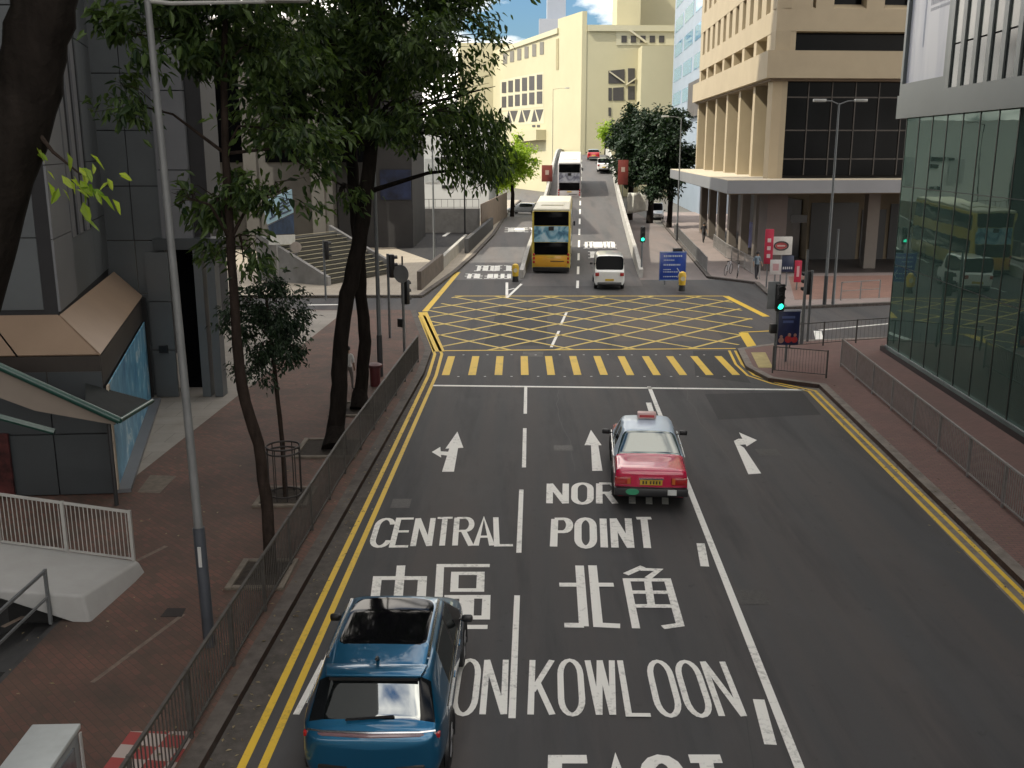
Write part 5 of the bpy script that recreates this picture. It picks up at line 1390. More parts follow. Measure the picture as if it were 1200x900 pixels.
def spray(rr, c, axis, n, L, W, droop, spread, out):
    """one twig end: leaves fanned around it, drooping"""
    axis = axis.normalized()
    for i in range(n):
        d = axis * rr.uniform(.2, 1) + Vector((rr.gauss(0, 1), rr.gauss(0, 1), rr.gauss(0, .6))) * spread
        d.z -= droop * rr.uniform(.4, 1.3)
        p = c + axis * rr.uniform(-.5, .5) * L * 2 + Vector((rr.gauss(0, 1), rr.gauss(0, 1), rr.gauss(0, 1))) * L * .5
        nn = Vector((rr.gauss(0, .6), rr.gauss(0, .6), 1))
        l_ = L * rr.uniform(.6, 1.25); out.append((p, d, nn, l_, l_ * W * rr.uniform(.8, 1.25)))
def tree(name, label, trunk, tr, blobs, leafm, barkm, n_spray, per, L, W=.34, droop=.5, spread=.6, limbs=True, seed=1, cat='tree', org=None, hollow=.35, extra=None):
    rr = random.Random(seed); trunk = [Vector(p) for p in trunk]; org = trunk[0] if org is None else Vector(org)
    o = thing(name, label, cat, org)
    m_ = MB(org); pts, rad = [], []
    for i in range(len(trunk) - 1):
        for k in range(4):
            t = k / 4; p = trunk[i].lerp(trunk[i + 1], t)
            pts.append(p + Vector((rr.gauss(0, 1), rr.gauss(0, 1), 0)) * tr[i] * (.05 if pts else 0)); rad.append((tr[i] + (tr[i + 1] - tr[i]) * t) * rr.uniform(.96, 1.04))
    pts.append(trunk[-1]); rad.append(tr[-1])
    m_.tube(pts, rad, 14); m_.build('trunk', barkm, o, smooth=True)
    leaves = []
    tot = sum(b[1][0] * b[1][1] * b[1][2] for b in blobs) ** 1.0
    for c, rad3, in [(Vector(b[0]), b[1]) for b in blobs]:
        if limbs:
            base = min(trunk[1:], key=lambda p: (p - c).length if p.z < c.z + .6 else 99)
            bi = trunk.index(base)
            mid = base.lerp(c, .5) + Vector((rr.uniform(-.3, .3), rr.uniform(-.3, .3), .25)); r0 = max(.025, tr[bi] * .5)
            m_ = MB(org); m_.tube([base, mid, c, c + (c - mid) * .45], [r0, r0 * .6, r0 * .35, r0 * .1], 7); m_.build('limb', barkm, o, smooth=True)
            for q in range(5):
                e_ = c + Vector((rr.uniform(-1, 1) * rad3[0], rr.uniform(-1, 1) * rad3[1], rr.uniform(-.8, .8) * rad3[2])) * .8
                m_ = MB(org); m_.tube([mid.lerp(c, rr.random()), mid.lerp(e_, .6) + Vector((0, 0, .1)), e_], [r0 * .3, r0 * .2, r0 * .06], 5); m_.build('twig', barkm, o)
        k = max(3, int(n_spray * (rad3[0] * rad3[1] * rad3[2]) / tot))
        lumps = [Vector((rr.gauss(0, 1), rr.gauss(0, 1), rr.gauss(0, 1))).normalized() * rr.uniform(hollow, 1) for _ in range(max(4, k // 7))]
        for i in range(k):
            lump = rr.choice(lumps); d = lump + Vector((rr.gauss(0, 1), rr.gauss(0, 1), rr.gauss(0, .7))) * .17
            p = c + Vector((d.x * rad3[0], d.y * rad3[1], d.z * rad3[2]))
            spray(rr, p, Vector((d.x, d.y, d.z * .3 + .05)), per, L, W, droop, spread, leaves)
    if extra: extra(rr, leaves)
    leaf_mesh('crown', leaves, leafm, o, org)
    return o
# the tree nearest the camera: only its leaning trunk and one lit spray
tr0 = [Vector((-6.3, 7.6, .13)), Vector((-5.0, 7.2, 4.6)), D(-20, 285, 7), D(30, 120, 7), D(46, 40, 7), D(58, -40, 7), D(75, -160, 7)]
def lit_spray(rr, out):
    for u, v in ((70, 190), (80, 208), (92, 212), (105, 214), (112, 208), (88, 200), (76, 222), (98, 222), (118, 212)):
        spray(rr, D(u, v, 6.9), Vector((.6, 0, -.25)), 4, .125, .40, .7, .45, out)
tree('leaning_tree', 'dark leaning trunk with a spray of lime leaves, top left corner', tr0, [.30, .24, .215, .205, .20, .19, .18], [(D(-40, -230, 7.3), (2.2, 1.6, 1.0))], leaf_lime, bark_dark, 60, 12, .16, .36, seed=3, extra=lit_spray)
m_ = MB(tr0[0]); m_.tube([D(40, 150, 6.95), D(62, 178, 6.9), D(95, 205, 6.9)], [.02, .012, .005], 6); m_.build('twig', bark_brown, bpy.data.objects['leaning_tree'])
# the slender tree by the lamp post
t1 = [S(318, 672, .13), D(313, 600, 17.9), D(303, 520, 17.9), D(283, 455, 18), D(276, 380, 18), D(270, 280, 18.1), D(264, 180, 18.2), D(262, 80, 18.3), D(266, -30, 18.4)]
tree('slender_tree', 'slender kinked tree beside the tall grey lamp post, left pavement', t1, [.125, .115, .11, .105, .09, .08, .07, .055, .04],
     [(D(150, 40, 17.2), (.8, .9, .6)), (D(150, 120, 17.4), (.55, .7, .5)), (D(225, 60, 18), (.9, 1.1, .8)), (D(310, 60, 18.6), (.9, 1.1, .8)), (D(330, 150, 18.6), (.9, 1.0, .7)), (D(262, 220, 18.4), (.8, .9, .7)), (D(325, 225, 18.4), (.7, .8, .4)), (D(285, 300, 18.3), (.7, .8, .45)), (D(250, 0, 18.2), (1.4, 1.5, .8)), (D(215, 230, 17.8), (.35, .5, .3)), (D(365, 200, 18.8), (.5, .6, .35)), (D(330, -90, 18), (1.8, 1.8, .9)), (D(150, -60, 17.5), (1.4, 1.4, .6))],
     leaf_dark, bark_brown, 800, 13, .23, .34, .75, .6, seed=11)
# the small staked tree in a guard
t2 = [S(335, 583, .13), D(331, 520, 22.1), D(324, 455, 22.1), D(318, 400, 22.1), D(312, 350, 22.1)]
tree('young_tree', 'bushy young tree standing inside a round metal guard', t2, [.06, .055, .05, .045, .03],
     [(D(312, 385, 22.1), (.85, .85, .75)), (D(290, 365, 22.0), (.65, .7, .55)), (D(338, 372, 22.2), (.55, .7, .55)), (D(318, 335, 22.1), (.6, .7, .4)), (D(300, 425, 22.0), (.6, .6, .45)), (D(338, 415, 22.2), (.5, .6, .4))],
     leaf_deep, bark_brown, 520, 11, .13, .36, .8, .7, seed=21)
# the two big trees whose trunks cross
t3 = [S(392, 527, .13), D(394, 500, 26), D(398, 450, 26), D(399, 400, 26), D(407, 345, 26.1), D(420, 290, 26.2), D(428, 230, 26.3), D(436, 170, 26.4), D(440, 90, 26.5), D(446, 0, 26.6), D(450, -90, 26.7)]
tree('big_tree', 'nearer of the two big dark trees, trunk leaning right beside the railing', t3, [.36, .25, .215, .205, .205, .205, .19, .175, .15, .12, .08],
     [(D(350, 40, 25.5), (1.9, 2.2, 1.1)), (D(330, 130, 25), (1.3, 1.7, .9)), (D(372, 95, 24.6), (1.3, 1.6, .8)), (D(420, 50, 27), (1.7, 2, 1.3)), (D(365, 175, 25), (.9, 1.2, .5)), (D(400, 225, 25), (.7, .9, .4)), (D(450, 130, 25.4), (1.3, 1.6, .7)), (D(490, 60, 26), (1.6, 2.0, 1.2)), (D(510, 130, 26), (1.1, 1.5, .8)), (D(420, -60, 26), (3.2, 3.2, 1.3)), (D(300, -40, 25), (2.0, 2.5, 1.2))],
     leaf_dark, bark_dark, 1020, 13, .26, .34, .7, .6, seed=31)
t4 = [S(421, 480, .13), D(423, 455, 30), D(428, 400, 30), D(423, 345, 30), D(421, 290, 30), D(415, 230, 30), D(411, 170, 30), D(412, 80, 30.1), D(416, -20, 30.2), D(420, -110, 30.3)]
def hang(rr, out):
    for _ in range(260):
        u = rr.uniform(515, 592); top = 150 + (588 - u) * .2; v = rr.uniform(130, 196 + rr.random() * 22)
        spray(rr, D(u, v, 28.5 + rr.random() * 2), Vector((.4, -.1, -.6)), 8, .22, .34, .9, .5, out)
tree('big_tree', 'farther of the two big dark trees, its branches hanging over the road to the right', t4, [.32, .215, .19, .185, .18, .175, .175, .18, .17, .11],
     [(D(470, 20, 30), (2.4, 2.4, 1.5)), (D(530, 50, 29.5), (1.7, 2.0, 1.3)), (D(545, 110, 29.5), (1.1, 1.6, 1.0)), (D(500, 150, 29.5), (1.0, 1.4, .6)), (D(560, 160, 29.5), (.9, 1.2, .8)), (D(575, 195, 29.5), (.5, .8, .6)), (D(520, 5, 29.5), (1.4, 2.0, 1.0)), (D(450, 60, 29), (1.5, 1.5, 1.3)), (D(420, 130, 29), (1.3, 1.3, .9)), (D(480, 165, 29), (.9, 1.2, .6)), (D(470, 110, 30), (1.3, 1.6, .9)), (D(400, 60, 31), (2.0, 2.2, 1.5)), (D(520, -50, 30), (3.0, 3.0, 1.3)), (D(440, -100, 30), (3.0, 3.0, 1.3))],
     leaf_dark, bark_dark, 1020, 13, .26, .34, .75, .6, seed=41, extra=hang)
# trees beyond the junction
def far_tree(label, u, vb, Y, zb, w, h, leafm, seed, n=220, L=.42, group=None):
    p = D(u, vb, Y); p.z = zb; rr = random.Random(seed)
    H = h; tp = [p, p + Vector((.1, 0, H * .3)), p + Vector((-.05, 0, H * .55)), p + Vector((.1, .1, H * .8))]
    bl = [(p + Vector((rr.uniform(-.55, .55) * w, rr.uniform(-.4, .4) * w, H * rr.uniform(.42, .86))), (w * rr.uniform(.28, .42), w * rr.uniform(.28, .42), H * rr.uniform(.12, .2))) for _ in range(8)]
    bl.append((p + Vector((0, 0, H * .66)), (w * .55, w * .55, H * .28)))
    t_ = tree('street_tree', label, tp, [H * .03, H * .024, H * .018, H * .008], bl, leafm, bark_dark, n, 12, L, .5, .3, .7, seed=seed)
    if group: t_['group'] = group
far_tree('sunlit lime green tree beside the side road, left of the flyover', 600, 240, 122, 0, 4.2, 9.0, leaf_sun, 51, 520)
far_tree('sunlit shrubby tree further left, half hidden by the hanging branches', 582, 240, 130, 0, 3.2, 6.5, leaf_sun, 52, 180)
far_tree('small lime green tree at the top of the flyover against the cream wall', 709, 172, 166, 6.5, 2.1, 6.0, leaf_sun, 53, 120)
far_tree('dark tree nearest the flyover in the row on the right', 738, 235, 116, 0, 4.2, 13.0, leaf_deep, 61, 900, .5)
far_tree('dark tree in the middle of the row on the right, tallest crown', 762, 235, 111, 0, 4.6, 13.0, leaf_deep, 62, 900, .5)
far_tree('dark tree closest to the beige block in the row on the right', 785, 235, 103, 0, 3.6, 10.0, leaf_deep, 63, 700, .5)

# ------------------------------------------------------------------ street furniture
def pole(mb, a, h, r0, r1=None, top=None):
    a = Vector(a); b_ = Vector(top) if top is not None else a + Vector((0, 0, h)); mb.tube([a, a.lerp(b_, .5), b_], [r0, ((r1 or r0) + r0) / 2, r1 or r0], 12); return b_
def lantern(o, org, p, d, name='lamp_head'):
    m_ = MB(org); d = Vector(d).normalized(); s_ = Vector((-d.y, d.x, 0)); a = Vector(p)
    m_.prism([V2(a - s_ * .13), V2(a + d * .62 - s_ * .10), V2(a + d * .62 + s_ * .10), V2(a + s_ * .13)], a.z - .02, a.z + .12); return m_.build(name, M('pale lamp housing', (.45, .45, .43), .4), o, bevel=.03)
# tall lamp post in the left foreground
lp = S(246, 757, .13); lpo = thing('lamp_post', 'tall grey lamp post with a dark thicker base, left pavement', 'lamp post', lp)
topp = D(172, -8, 15.15)
m_ = MB(lp); pole(m_, lp, 0, .095, .095, top=lp.lerp(topp, .20)); m_.build('base_sleeve', M('slate grey pole sleeve', (.055, .062, .075), .5), lpo, smooth=True)
m_ = MB(lp); pole(m_, lp.lerp(topp, .2), 0, .070, .05, top=topp); m_.build('pole', M('grey lamp post paint', (.17, .175, .175), .5), lpo, smooth=True)
m_ = MB(lp); m_.tube([topp - Vector((0, 0, .1)), D(200, 4, 15.15), D(315, 2, 15.15)], [.035, .03, .025], 8); m_.build('arm', M('pale arm paint', (.34, .34, .32), .5), lpo, smooth=True)
lantern(lpo, lp, D(312, 1, 15.15), (1, 0, 0))
m_ = MB(lp); c = lp.lerp(topp, .155); m_.box((c.x + .01, c.y - .10, c.z), (.05, .02, .34)); pn = m_.build('number_strip', M('white number strip', (.5, .5, .48), .6), lpo)
# slim post by the two big trees
def lamp(label, base, h, arm=(), col_=steel_pole, dark=True, lean=0.0):
    o = thing('lamp_post', label, 'lamp post', base)
    m_ = MB(base); t_ = pole(m_, base, h, .085, .045, top=Vector(base) + Vector((lean, 0, h))); m_.build('pole', col_, o, smooth=True)
    if dark:
        m_ = MB(base); pole(m_, base, 1.5, .10, .10, top=Vector(base) + Vector((lean * 1.5 / h, 0, 1.5))); m_.build('base_sleeve', M('dark post base', (.04, .042, .045), .5), o, smooth=True)
    for d in arm:
        m_ = MB(base); m_.tube([t_ - Vector((0, 0, .06)), t_ + Vector((d * .5, 0, .1)), t_ + Vector((d, 0, .12))], .03, 8); m_.build('arm', col_, o, smooth=True)
        lantern(o, base, t_ + Vector((d * .9, 0, .08)), (1 if d > 0 else -1, 0, 0))
    return o
lamp('slim lamp post just right of the two big tree trunks', S(446, 441, .13), 10, (1.4,))
lamp('double armed lamp post in front of the beige office windows', S(966, 357, .13), 10.1, (-.75, .85))
lamp('grey post beside the driveway, left of the low white wall', S(509, 305, .13), 10, (1.2,), dark=False)
lamp('dark post in front of the middle of the white building', S(545, 280, .13), 10, (1.2,), steel_dark, dark=False)
lamp('grey lamp post before the dark tree row, left of the grey canopy', S(793, 282, .13), 10.5, (-1.2,))
lamp('lamp post at the flyover crest against the cream building', Vector((FX(.2, 140), 140, 6.0)), 10, (1.8,), M('cream lamp post', (.40, .37, .26), .6), dark=False)
lamp('short grey post right of the double armed lamp post', S(976, 357, .13), 3.9, (), dark=False)
lamp('short grey post left of the double armed lamp post', S(939, 403, .13), 3.9, (), dark=False)

# traffic signals
lit_green = M('lit green lens', (.02, .75, .42), .3, emit=1.6)
off_lens = M('unlit lens', (.03, .03, .03), .2)
def signal(label, base, h, yaw, green=False, disc=False, spike=False, low=False, hoodn=3):
    """signal post; yaw turns the lamps: 0 = facing the camera"""
    o = thing('traffic_light', label, 'traffic light', base, yaw)
    m_ = MB(); pole(m_, (0, 0, 0), h, .057); m_.build('pole', steel_pole, o, smooth=True)
    m_ = MB(); m_.box((0, -.16, h - .52), (.30, .20, .98)); hd = m_.build('signal_head', black, o, bevel=.03)
    for k, z in enumerate((h - .20, h - .51, h - .82)):
        m_ = MB(); m_.disc((0, -.268, z), (0, 1, 0), .105, .012, 20); m_.build('lens', lit_green if (green and k == 2) else off_lens, hd)
        m_ = MB(); m_.tube([(math.cos(a_) * .12, -.38, z + math.sin(a_) * .12) for a_ in [R(x_) for x_ in range(-10, 191, 20)]], .008, 4)
        pts = [(math.cos(R(x_)) * .12, z + math.sin(R(x_)) * .12) for x_ in range(-10, 191, 20)]
        m_.add([(x_, y_, z_) for y_ in (-.25, -.40) for x_, z_ in pts], [(i, i + 1, i + 1 + len(pts), i + len(pts)) for i in range(len(pts) - 1)]); m_.build('visor', black, hd)
    if disc:
        m_ = MB(); m_.disc((.02, .06, h + .22), (0, 1, 0), .36, .02, 28); m_.build('round_sign', M('grey sign back', (.30, .31, .31), .5, .3), o)
    if spike:
        m_ = MB(); pole(m_, (0, 0, h), .9, .035); m_.build('pole_top', steel_dark, o, smooth=True)
    if low:
        m_ = MB(); m_.box((.16, -.05, h - 1.75), (.24, .22, .34)); m_.build('pedestrian_head', black, o, bevel=.02)
    return o
s1 = S(907, 433, .13)
sg = signal('green traffic light with a backing board at the right corner, above the blue poster', s1, 3.2, R(4), True, low=False)
m_ = MB(); m_.box((-.20, -.02, 2.75), (.44, .05, 1.0)); m_.build('side_signal', M('grey signal back', (.20, .21, .21), .5), sg, bevel=.02)
m_ = MB(); m_.box((-.16, -.1, 1.55), (.24, .22, .34)); m_.build('pedestrian_head', black, sg, bevel=.02)
signal('dark traffic light turned away at the far right pavement, beside two thin posts', S(946, 400, .13), 3.0, R(-95), False)
signal('green traffic light between the white van and the blue direction sign', Vector((8.35, 63.6, .13)), 3.1, 0, True)
signal('traffic light with a grey round sign back, left corner of the zebra bars', S(474, 412, .13), 2.9, R(150), False, disc=True, spike=True, low=True)
signal('dark traffic light behind the one with the round sign, left corner', S(457, 396, .13), 3.6, R(110), False)
signal('dark traffic light across the cross street, left of the big tree trunks', S(382, 352, .13), 3.2, R(100), False)

# blue direction sign, bollards
bs0 = Vector((9.55, 58.6, .13)); bs = thing('direction_sign', 'square blue direction sign on two short legs at the flyover nose', 'sign', bs0, R(2))
m_ = MB(); m_.box((0, 0, 1.12), (1.60, .06, 1.72)); m_.build('panel', M('blue sign enamel', (.012, .05, .30), .35, var=.12, coat=.3), bs, bevel=.02)
m_ = MB()
for q in (-1, 1): m_.bar((-.77, -.035, 1.12 + q * .83), (.77, -.035, 1.12 + q * .83), .01, .04); m_.bar((q * .77, -.035, .30), (q * .77, -.035, 1.93), .01, .04)
m_.build('white_border', M('pale blue border', (.25, .33, .45), .5), bs)
rr = random.Random(9); sw = M('white sign lettering', (.45, .50, .58), .5)
for j, z in enumerate((1.72, 1.48, 1.2, .92, .78, .5)):
    m_ = MB(); xx = -.55
    while xx < (.5, .1, .45, -.1, .3, .2)[j]:
        w_ = rr.uniform(.05, .11)
        m_.bar((xx, -.036, z), (xx + w_, -.036, z), .008, .10 if j in (0, 2) else .06); xx += w_ + .035
    m_.build('lettering', sw, bs)
m_ = MB(); m_.tube([(.3, -.04, .45), (.42, -.04, .75), (.25, -.04, 1.0)], .03, 5); m_.build('route_diagram', sw, bs)
for q in (-.45, .45):
    m_ = MB(); m_.box((q, .05, .35), (.09, .09, .7)); m_.build('leg', steel_pole, bs)
m_ = MB(); m_.box((.30, .2, 2.05), (.55, .3, .22)); m_.build('warning_box', black, bs, bevel=.02)
def bollard(label, base):
    o = thing('bollard', label, 'bollard', base, 0, 'yellow traffic bollards')
    m_ = MB(); m_.tube([(0, 0, 0), (0, 0, .35)], [.20, .17], 14); m_.build('base', black, o, smooth=True)
    m_ = MB(); m_.tube([(0, 0, .35), (0, 0, .9), (0, 0, 1.05), (0, 0, 1.12)], [.19, .22, .18, .06], 14); m_.build('shell', M('yellow bollard plastic', (.62, .40, .03), .4, var=.1), o, smooth=True)
    m_ = MB(); m_.disc((0, -.205, .72), (0, 1, 0), .13, .03, 18); m_.build('arrow_plate', M('white bollard plate', (.55, .5, .35), .5), o)
bollard('yellow bollard at the left nose of the flyover', S(604, 330))
bollard('yellow bollard just right of the blue direction sign', S(799, 341, .13))
def plate_sign(name, label, base, size, h, mat, cat='sign', rz=0, legs=True):
    o = thing(name, label, cat, base, rz)
    m_ = MB(); m_.box((0, 0, h), (size[0], .05, size[1])); p_ = m_.build('panel', mat, o, bevel=.01)
    if legs:
        m_ = MB(); m_.box((0, .06, (h + size[1] / 2) / 2), (.07, .07, h + size[1] / 2)); m_.build('post', steel_pole, o)
    return o, p_
red_sign = M('dull red sign', (.17, .03, .022), .5, var=.25, scale=1.5)
o, p_ = plate_sign('warning_sign', 'dull red rectangular sign beside the grey bus, left of the flyover', Vector((3.9, 112, 0)), (1.2, 1.8), 5.4, red_sign)
m_ = MB(); m_.box((0, -.035, 5.5), (.4, .02, .5)); m_.build('sign_print', M('pale sign print', (.40, .30, .25), .5), p_)
o, p_ = plate_sign('warning_sign', 'dull red rectangular sign on the right side of the flyover, above a white sheet', Vector((FX(8.75, 108), 108, 0)), (1.1, 2.6), 5.6, red_sign)
m_ = MB(); m_.box((0, -.035, 5.9), (.4, .02, .5)); m_.build('sign_print', M('pale sign print', (.40, .30, .25), .5), p_)
sh0 = Vector((12.6, 104, 0)); sh = MB(sh0)
rr = random.Random(2); nx_, nz_ = 7, 6
sh.add([(12.0 + 2.2 * i / nx_ + .05 * rr.random(), 104 + .18 * math.sin(i * 1.9) + .12 * j, 3.6 - 2.2 * j / nz_ + .35 * (i / nx_) * j / nz_) for j in range(nz_ + 1) for i in range(nx_ + 1)], [(j * (nx_ + 1) + i, j * (nx_ + 1) + i + 1, (j + 1) * (nx_ + 1) + i + 1, (j + 1) * (nx_ + 1) + i) for j in range(nz_) for i in range(nx_)])
sho = sh.build('tarpaulin', M('white tarpaulin', (.62, .62, .56), .7), smooth=True); tag(sho, 'white sheet hanging below the red sign right of the flyover', 'tarpaulin')
md = sho.modifiers.new('t', 'SOLIDIFY'); md.thickness = .03

# poster board on the right corner
pb0 = S(921, 424, .13); pb = thing('poster_board', 'dark blue poster board with red figures beside the right corner signal', 'sign', pb0, R(4))
m_ = MB(); m_.box((0, 0, 1.30), (.86, .06, 1.28)); m_.build('board', M('navy poster board', (.016, .022, .075), .4, var=.3), pb, bevel=.01)
m_ = MB(); m_.box((0, -.01, 1.97), (.88, .08, .06)); m_.build('top_edge', M('pale board edge', (.35, .37, .42), .5), pb)
rr = random.Random(5); redf = M('red printed figures', (.40, .03, .03), .5, var=.3, scale=6); skinf = M('pale printed figures', (.40, .22, .17), .5)
for k, (x, z, s_, mt) in enumerate(((-.26, .84, .11, skinf), (-.26, .98, .06, skinf), (.02, .88, .14, redf), (.26, .86, .12, redf), (.05, 1.05, .065, skinf), (.27, 1.04, .06, skinf))):
    m_ = MB(); m_.disc((x, -.036 - .002 * k, z), (0, 1, 0), s_, .006, 14); m_.build('printed_figure', mt, pb)
for z, w_ in ((1.72, .5), (1.55, .4)):
    m_ = MB(); m_.box((-.02, -.034, z), (w_, .006, .09)); m_.build('print_line', M('blue poster lettering', (.08, .11, .25), .5), pb)
m_ = MB(); m_.box((0, .06, .6), (.08, .06, 1.2)); m_.build('post', steel_pole, pb)
# signs in front of the beige block
cloth_red = M('red banner cloth', (.42, .02, .055), .7, var=.15)
def shop(name, label, u, v, Y, w_, h_, mat, cat):
    c = D(u, v, Y); return plate_sign(name, label, Vector((c.x, Y, .13)), (w_, h_), c.z - .13, mat, cat)
o, p_ = shop('banner', 'tall red banner with white marks in front of the beige office', 901, 289, 57.4, .50, 2.0, cloth_red, 'banner')
for k in range(3):
    m_ = MB(); m_.box((0, -.032, 1.85 + k * .45), (.2, .01, .22)); m_.build('white_mark', M('white banner print', (.55, .45, .45), .6), p_)
o, p_ = shop('shop_sign', 'white square sign with a red oval beside the tall red banner', 917, 288, 57.6, 1.12, 1.05, M('white sign face', (.55, .54, .50), .5), 'sign')
z_ = D(917, 288, 57.6).z - .13
m_ = MB(); m_.tube([(-.08 + math.cos(2 * math.pi * k / 24) * .40, -.045, z_ + math.sin(2 * math.pi * k / 24) * .24) for k in range(25)], .045, 6); m_.build('oval_ring', M('dark oval ring', (.06, .05, .05), .5), p_)
m_ = MB(); m_.add([(-.08 + math.cos(2 * math.pi * k / 24) * .34, -.035, z_ + math.sin(2 * math.pi * k / 24) * .19) for k in range(24)], [tuple(range(24))]); m_.build('red_oval', M('red oval print', (.40, .06, .06), .5), p_)
m_ = MB(); m_.box((-.08, -.04, z_), (.46, .006, .08)); m_.build('oval_print', M('pale oval print', (.55, .42, .40), .5), p_)
o, p_ = shop('shop_sign', 'small white notice hanging low beside the red banner', 909, 313, 57.0, .66, .85, M('white notice face', (.52, .50, .49), .5), 'sign')
m_ = MB(); m_.box((0, -.03, D(909, 313, 57.0).z - .13), (.34, .006, .4)); m_.build('pink_print', M('pink print', (.45, .26, .27), .5), p_)
o, p_ = shop('shop_sign', 'dark navy board with pale lettering under the white square sign', 923, 309, 57.8, .70, .95, M('navy sign face', (.02, .03, .07), .4), 'sign')
z_ = D(923, 314, 57.8).z - .13; pale_l = M('pale sign lettering', (.42, .44, .46), .5)
m_ = MB()
for k in range(5): m_.box((-.24 + k * .12, -.03, z_), (.07, .006, .14))
m_.build('lettering', pale_l, p_)
o, p_ = shop('banner', 'small red feather banner right of the shop signs', 935, 318, 56.4, .40, 1.25, cloth_red, 'banner')
m_ = MB(); m_.box((0, -.03, D(935, 318, 56.4).z - .13), (.15, .01, .6)); m_.build('white_mark', M('pale banner print', (.55, .35, .35), .6), p_)
# railings beyond the junction
railing('guard_railing', 'grey railing along the kerb in front of the beige columns', [S(828, 320, .13), S(790, 275, .13)], 1.05, .13, steel, post_every=2.6, n_bars=.22, bar_w=.02)
railing('guard_railing', 'dark railing on the pavement under the beige office canopy', [S(890, 327, .13), S(850, 302, .13), S(836, 290, .13)], 1.1, .13, rail_pale, post_every=2.4, n_bars=.22, bar_w=.02)
railing('guard_railing', 'short steel barrier rails beside the double armed lamp post', [S(985, 352, .13), S(1030, 349, .13)], 1.0, .13, steel, post_every=1.4, n_bars=0, bottom=.5)

# bicycles leaning by the railing
def bicycle(label, base, rz):
    o = thing('bicycle', label, 'bicycle', base, rz, 'bicycles at the railing'); o.rotation_euler.x = R(4)
    for x in (-.52, .52):
        m_ = MB(); m_.tube([(x + math.cos(a_) * .33, 0, .345 + math.sin(a_) * .33) for a_ in [2 * math.pi * k / 20 for k in range(21)]], .018, 6); w_ = m_.build('wheel', rubber, o, smooth=True)
        m_ = MB()
        for k in range(8):
            a_ = k * math.pi / 4; m_.bar((x, 0, .345), (x + math.cos(a_) * .32, 0, .345 + math.sin(a_) * .32), .006, .006)
        m_.build('spokes', chrome, w_)
    m_ = MB(); A_, B2_, C2_, E_ = (-.52, 0, .345), (-.10, 0, .30), (-.22, 0, .82), (.36, 0, .85)
    for a_, b_ in ((A_, B2_), (A_, C2_), (B2_, C2_), (B2_, E_), (C2_, E_), (E_, (.52, 0, .345))): m_.tube([a_, b_], .018, 6)
    m_.build('frame', M('pale bicycle frame', (.42, .42, .44), .4), o)
    m_ = MB(); m_.box((-.24, 0, .90), (.26, .13, .05)); m_.build('saddle', black, o, bevel=.02)
    m_ = MB(); m_.tube([(.36, 0, .85), (.34, 0, 1.0), (.34, -.26, 1.02)], .014, 6); m_.tube([(.34, 0, 1.0), (.34, .26, 1.02)], .014, 6); m_.build('handlebar', steel_dark, o)
bicycle('bicycle left of the other one, leaning at the railing under the beige canopy', S(853, 322, .13), R(60))
bicycle('bicycle right of the other one, leaning at the railing under the beige canopy', S(864, 325, .13), R(75))
# tree guard, tree pit kerbs, bin, cabinet
tg0 = S(335, 583, .13); tgd = thing('tree_guard', 'round dark metal guard around the young tree', 'tree guard', tg0)
grd = M('dark guard metal', (.035, .03, .028), .6, .3)
for z in (.12, 1.25, 1.12):
    m_ = MB(); m_.tube([(math.cos(a_) * .38, math.sin(a_) * .38, z) for a_ in [2 * math.pi * k / 20 for k in range(21)]], .022, 6); m_.build('ring', grd, tgd)
for k in range(10):
    a_ = 2 * math.pi * k / 10; m_ = MB(); m_.bar((math.cos(a_) * .38, math.sin(a_) * .38, 0), (math.cos(a_) * .38, math.sin(a_) * .38, 1.26), .022, .012); m_.build('upright', grd, tgd)
pit_kerb = M('pale tree pit kerb', (.17, .145, .115), .85, var=.25, scale=5, dirt=(.07, .06, .05))
soil = M('dark soil', (.035, .027, .02), .95, var=.4, scale=8, bump=.6)
def tree_pit(label, c, w, d):
    o = thing('tree_pit', label, 'tree pit', c)
    m_ = MB(c); m_.prism([(c[0] - w, c[1] - d), (c[0] + w, c[1] - d), (c[0] + w, c[1] + d), (c[0] - w, c[1] + d)], .1, .15); m_.build('soil', soil, o)
    for q in (-1, 1):
        m_ = MB(c); m_.box((c[0] + q * (w + .06), c[1], .155), (.12, d * 2 + .24, .07)); m_.build('kerb', pit_kerb, o, bevel=.01)
        m_ = MB(c); m_.box((c[0], c[1] + q * (d + .06), .155), (w * 2 - .004, .12, .068)); m_.build('kerb', pit_kerb, o, bevel=.01)
tree_pit('kerbed soil square under the slender tree', S(308, 674, .13), .42, .55)
tree_pit('kerbed soil square under the guarded young tree', S(335, 583, .13), .5, .55)
tree_pit('kerbed soil square under the nearer big tree', S(386, 526, .13), .72, .75)
tree_pit('kerbed soil square under the farther big tree', S(420, 480, .13), .68, .75)
bn = S(440, 452, .13); bo = thing('litter_bin', 'small dark red bin on the pavement by the farther big tree', 'bin', bn)
dr = M('dark red bin paint', (.10, .018, .02), .5)
m_ = MB(); m_.tube([(0, 0, 0), (0, 0, .62), (0, 0, .66)], [.17, .19, .19], 16); m_.build('body', dr, bo, smooth=True)
m_ = MB(); m_.tube([(0, 0, .66), (0, 0, .74), (0, 0, .80)], [.26, .26, .14], 16); m_.build('lid', M('dark red bin lid', (.07, .015, .016), .5), bo, smooth=True)
cb = Vector((-5.50, 10.2, .13)); co = thing('utility_cabinet', 'pale topped metal cabinet at the bottom left corner', 'cabinet', cb, R(2))
m_ = MB(); m_.box((0, -.35, .52), (.52, 1.55, 1.04)); m_.build('body', M('grey cabinet steel', (.24, .255, .26), .5, var=.2, scale=3), co, bevel=.015)
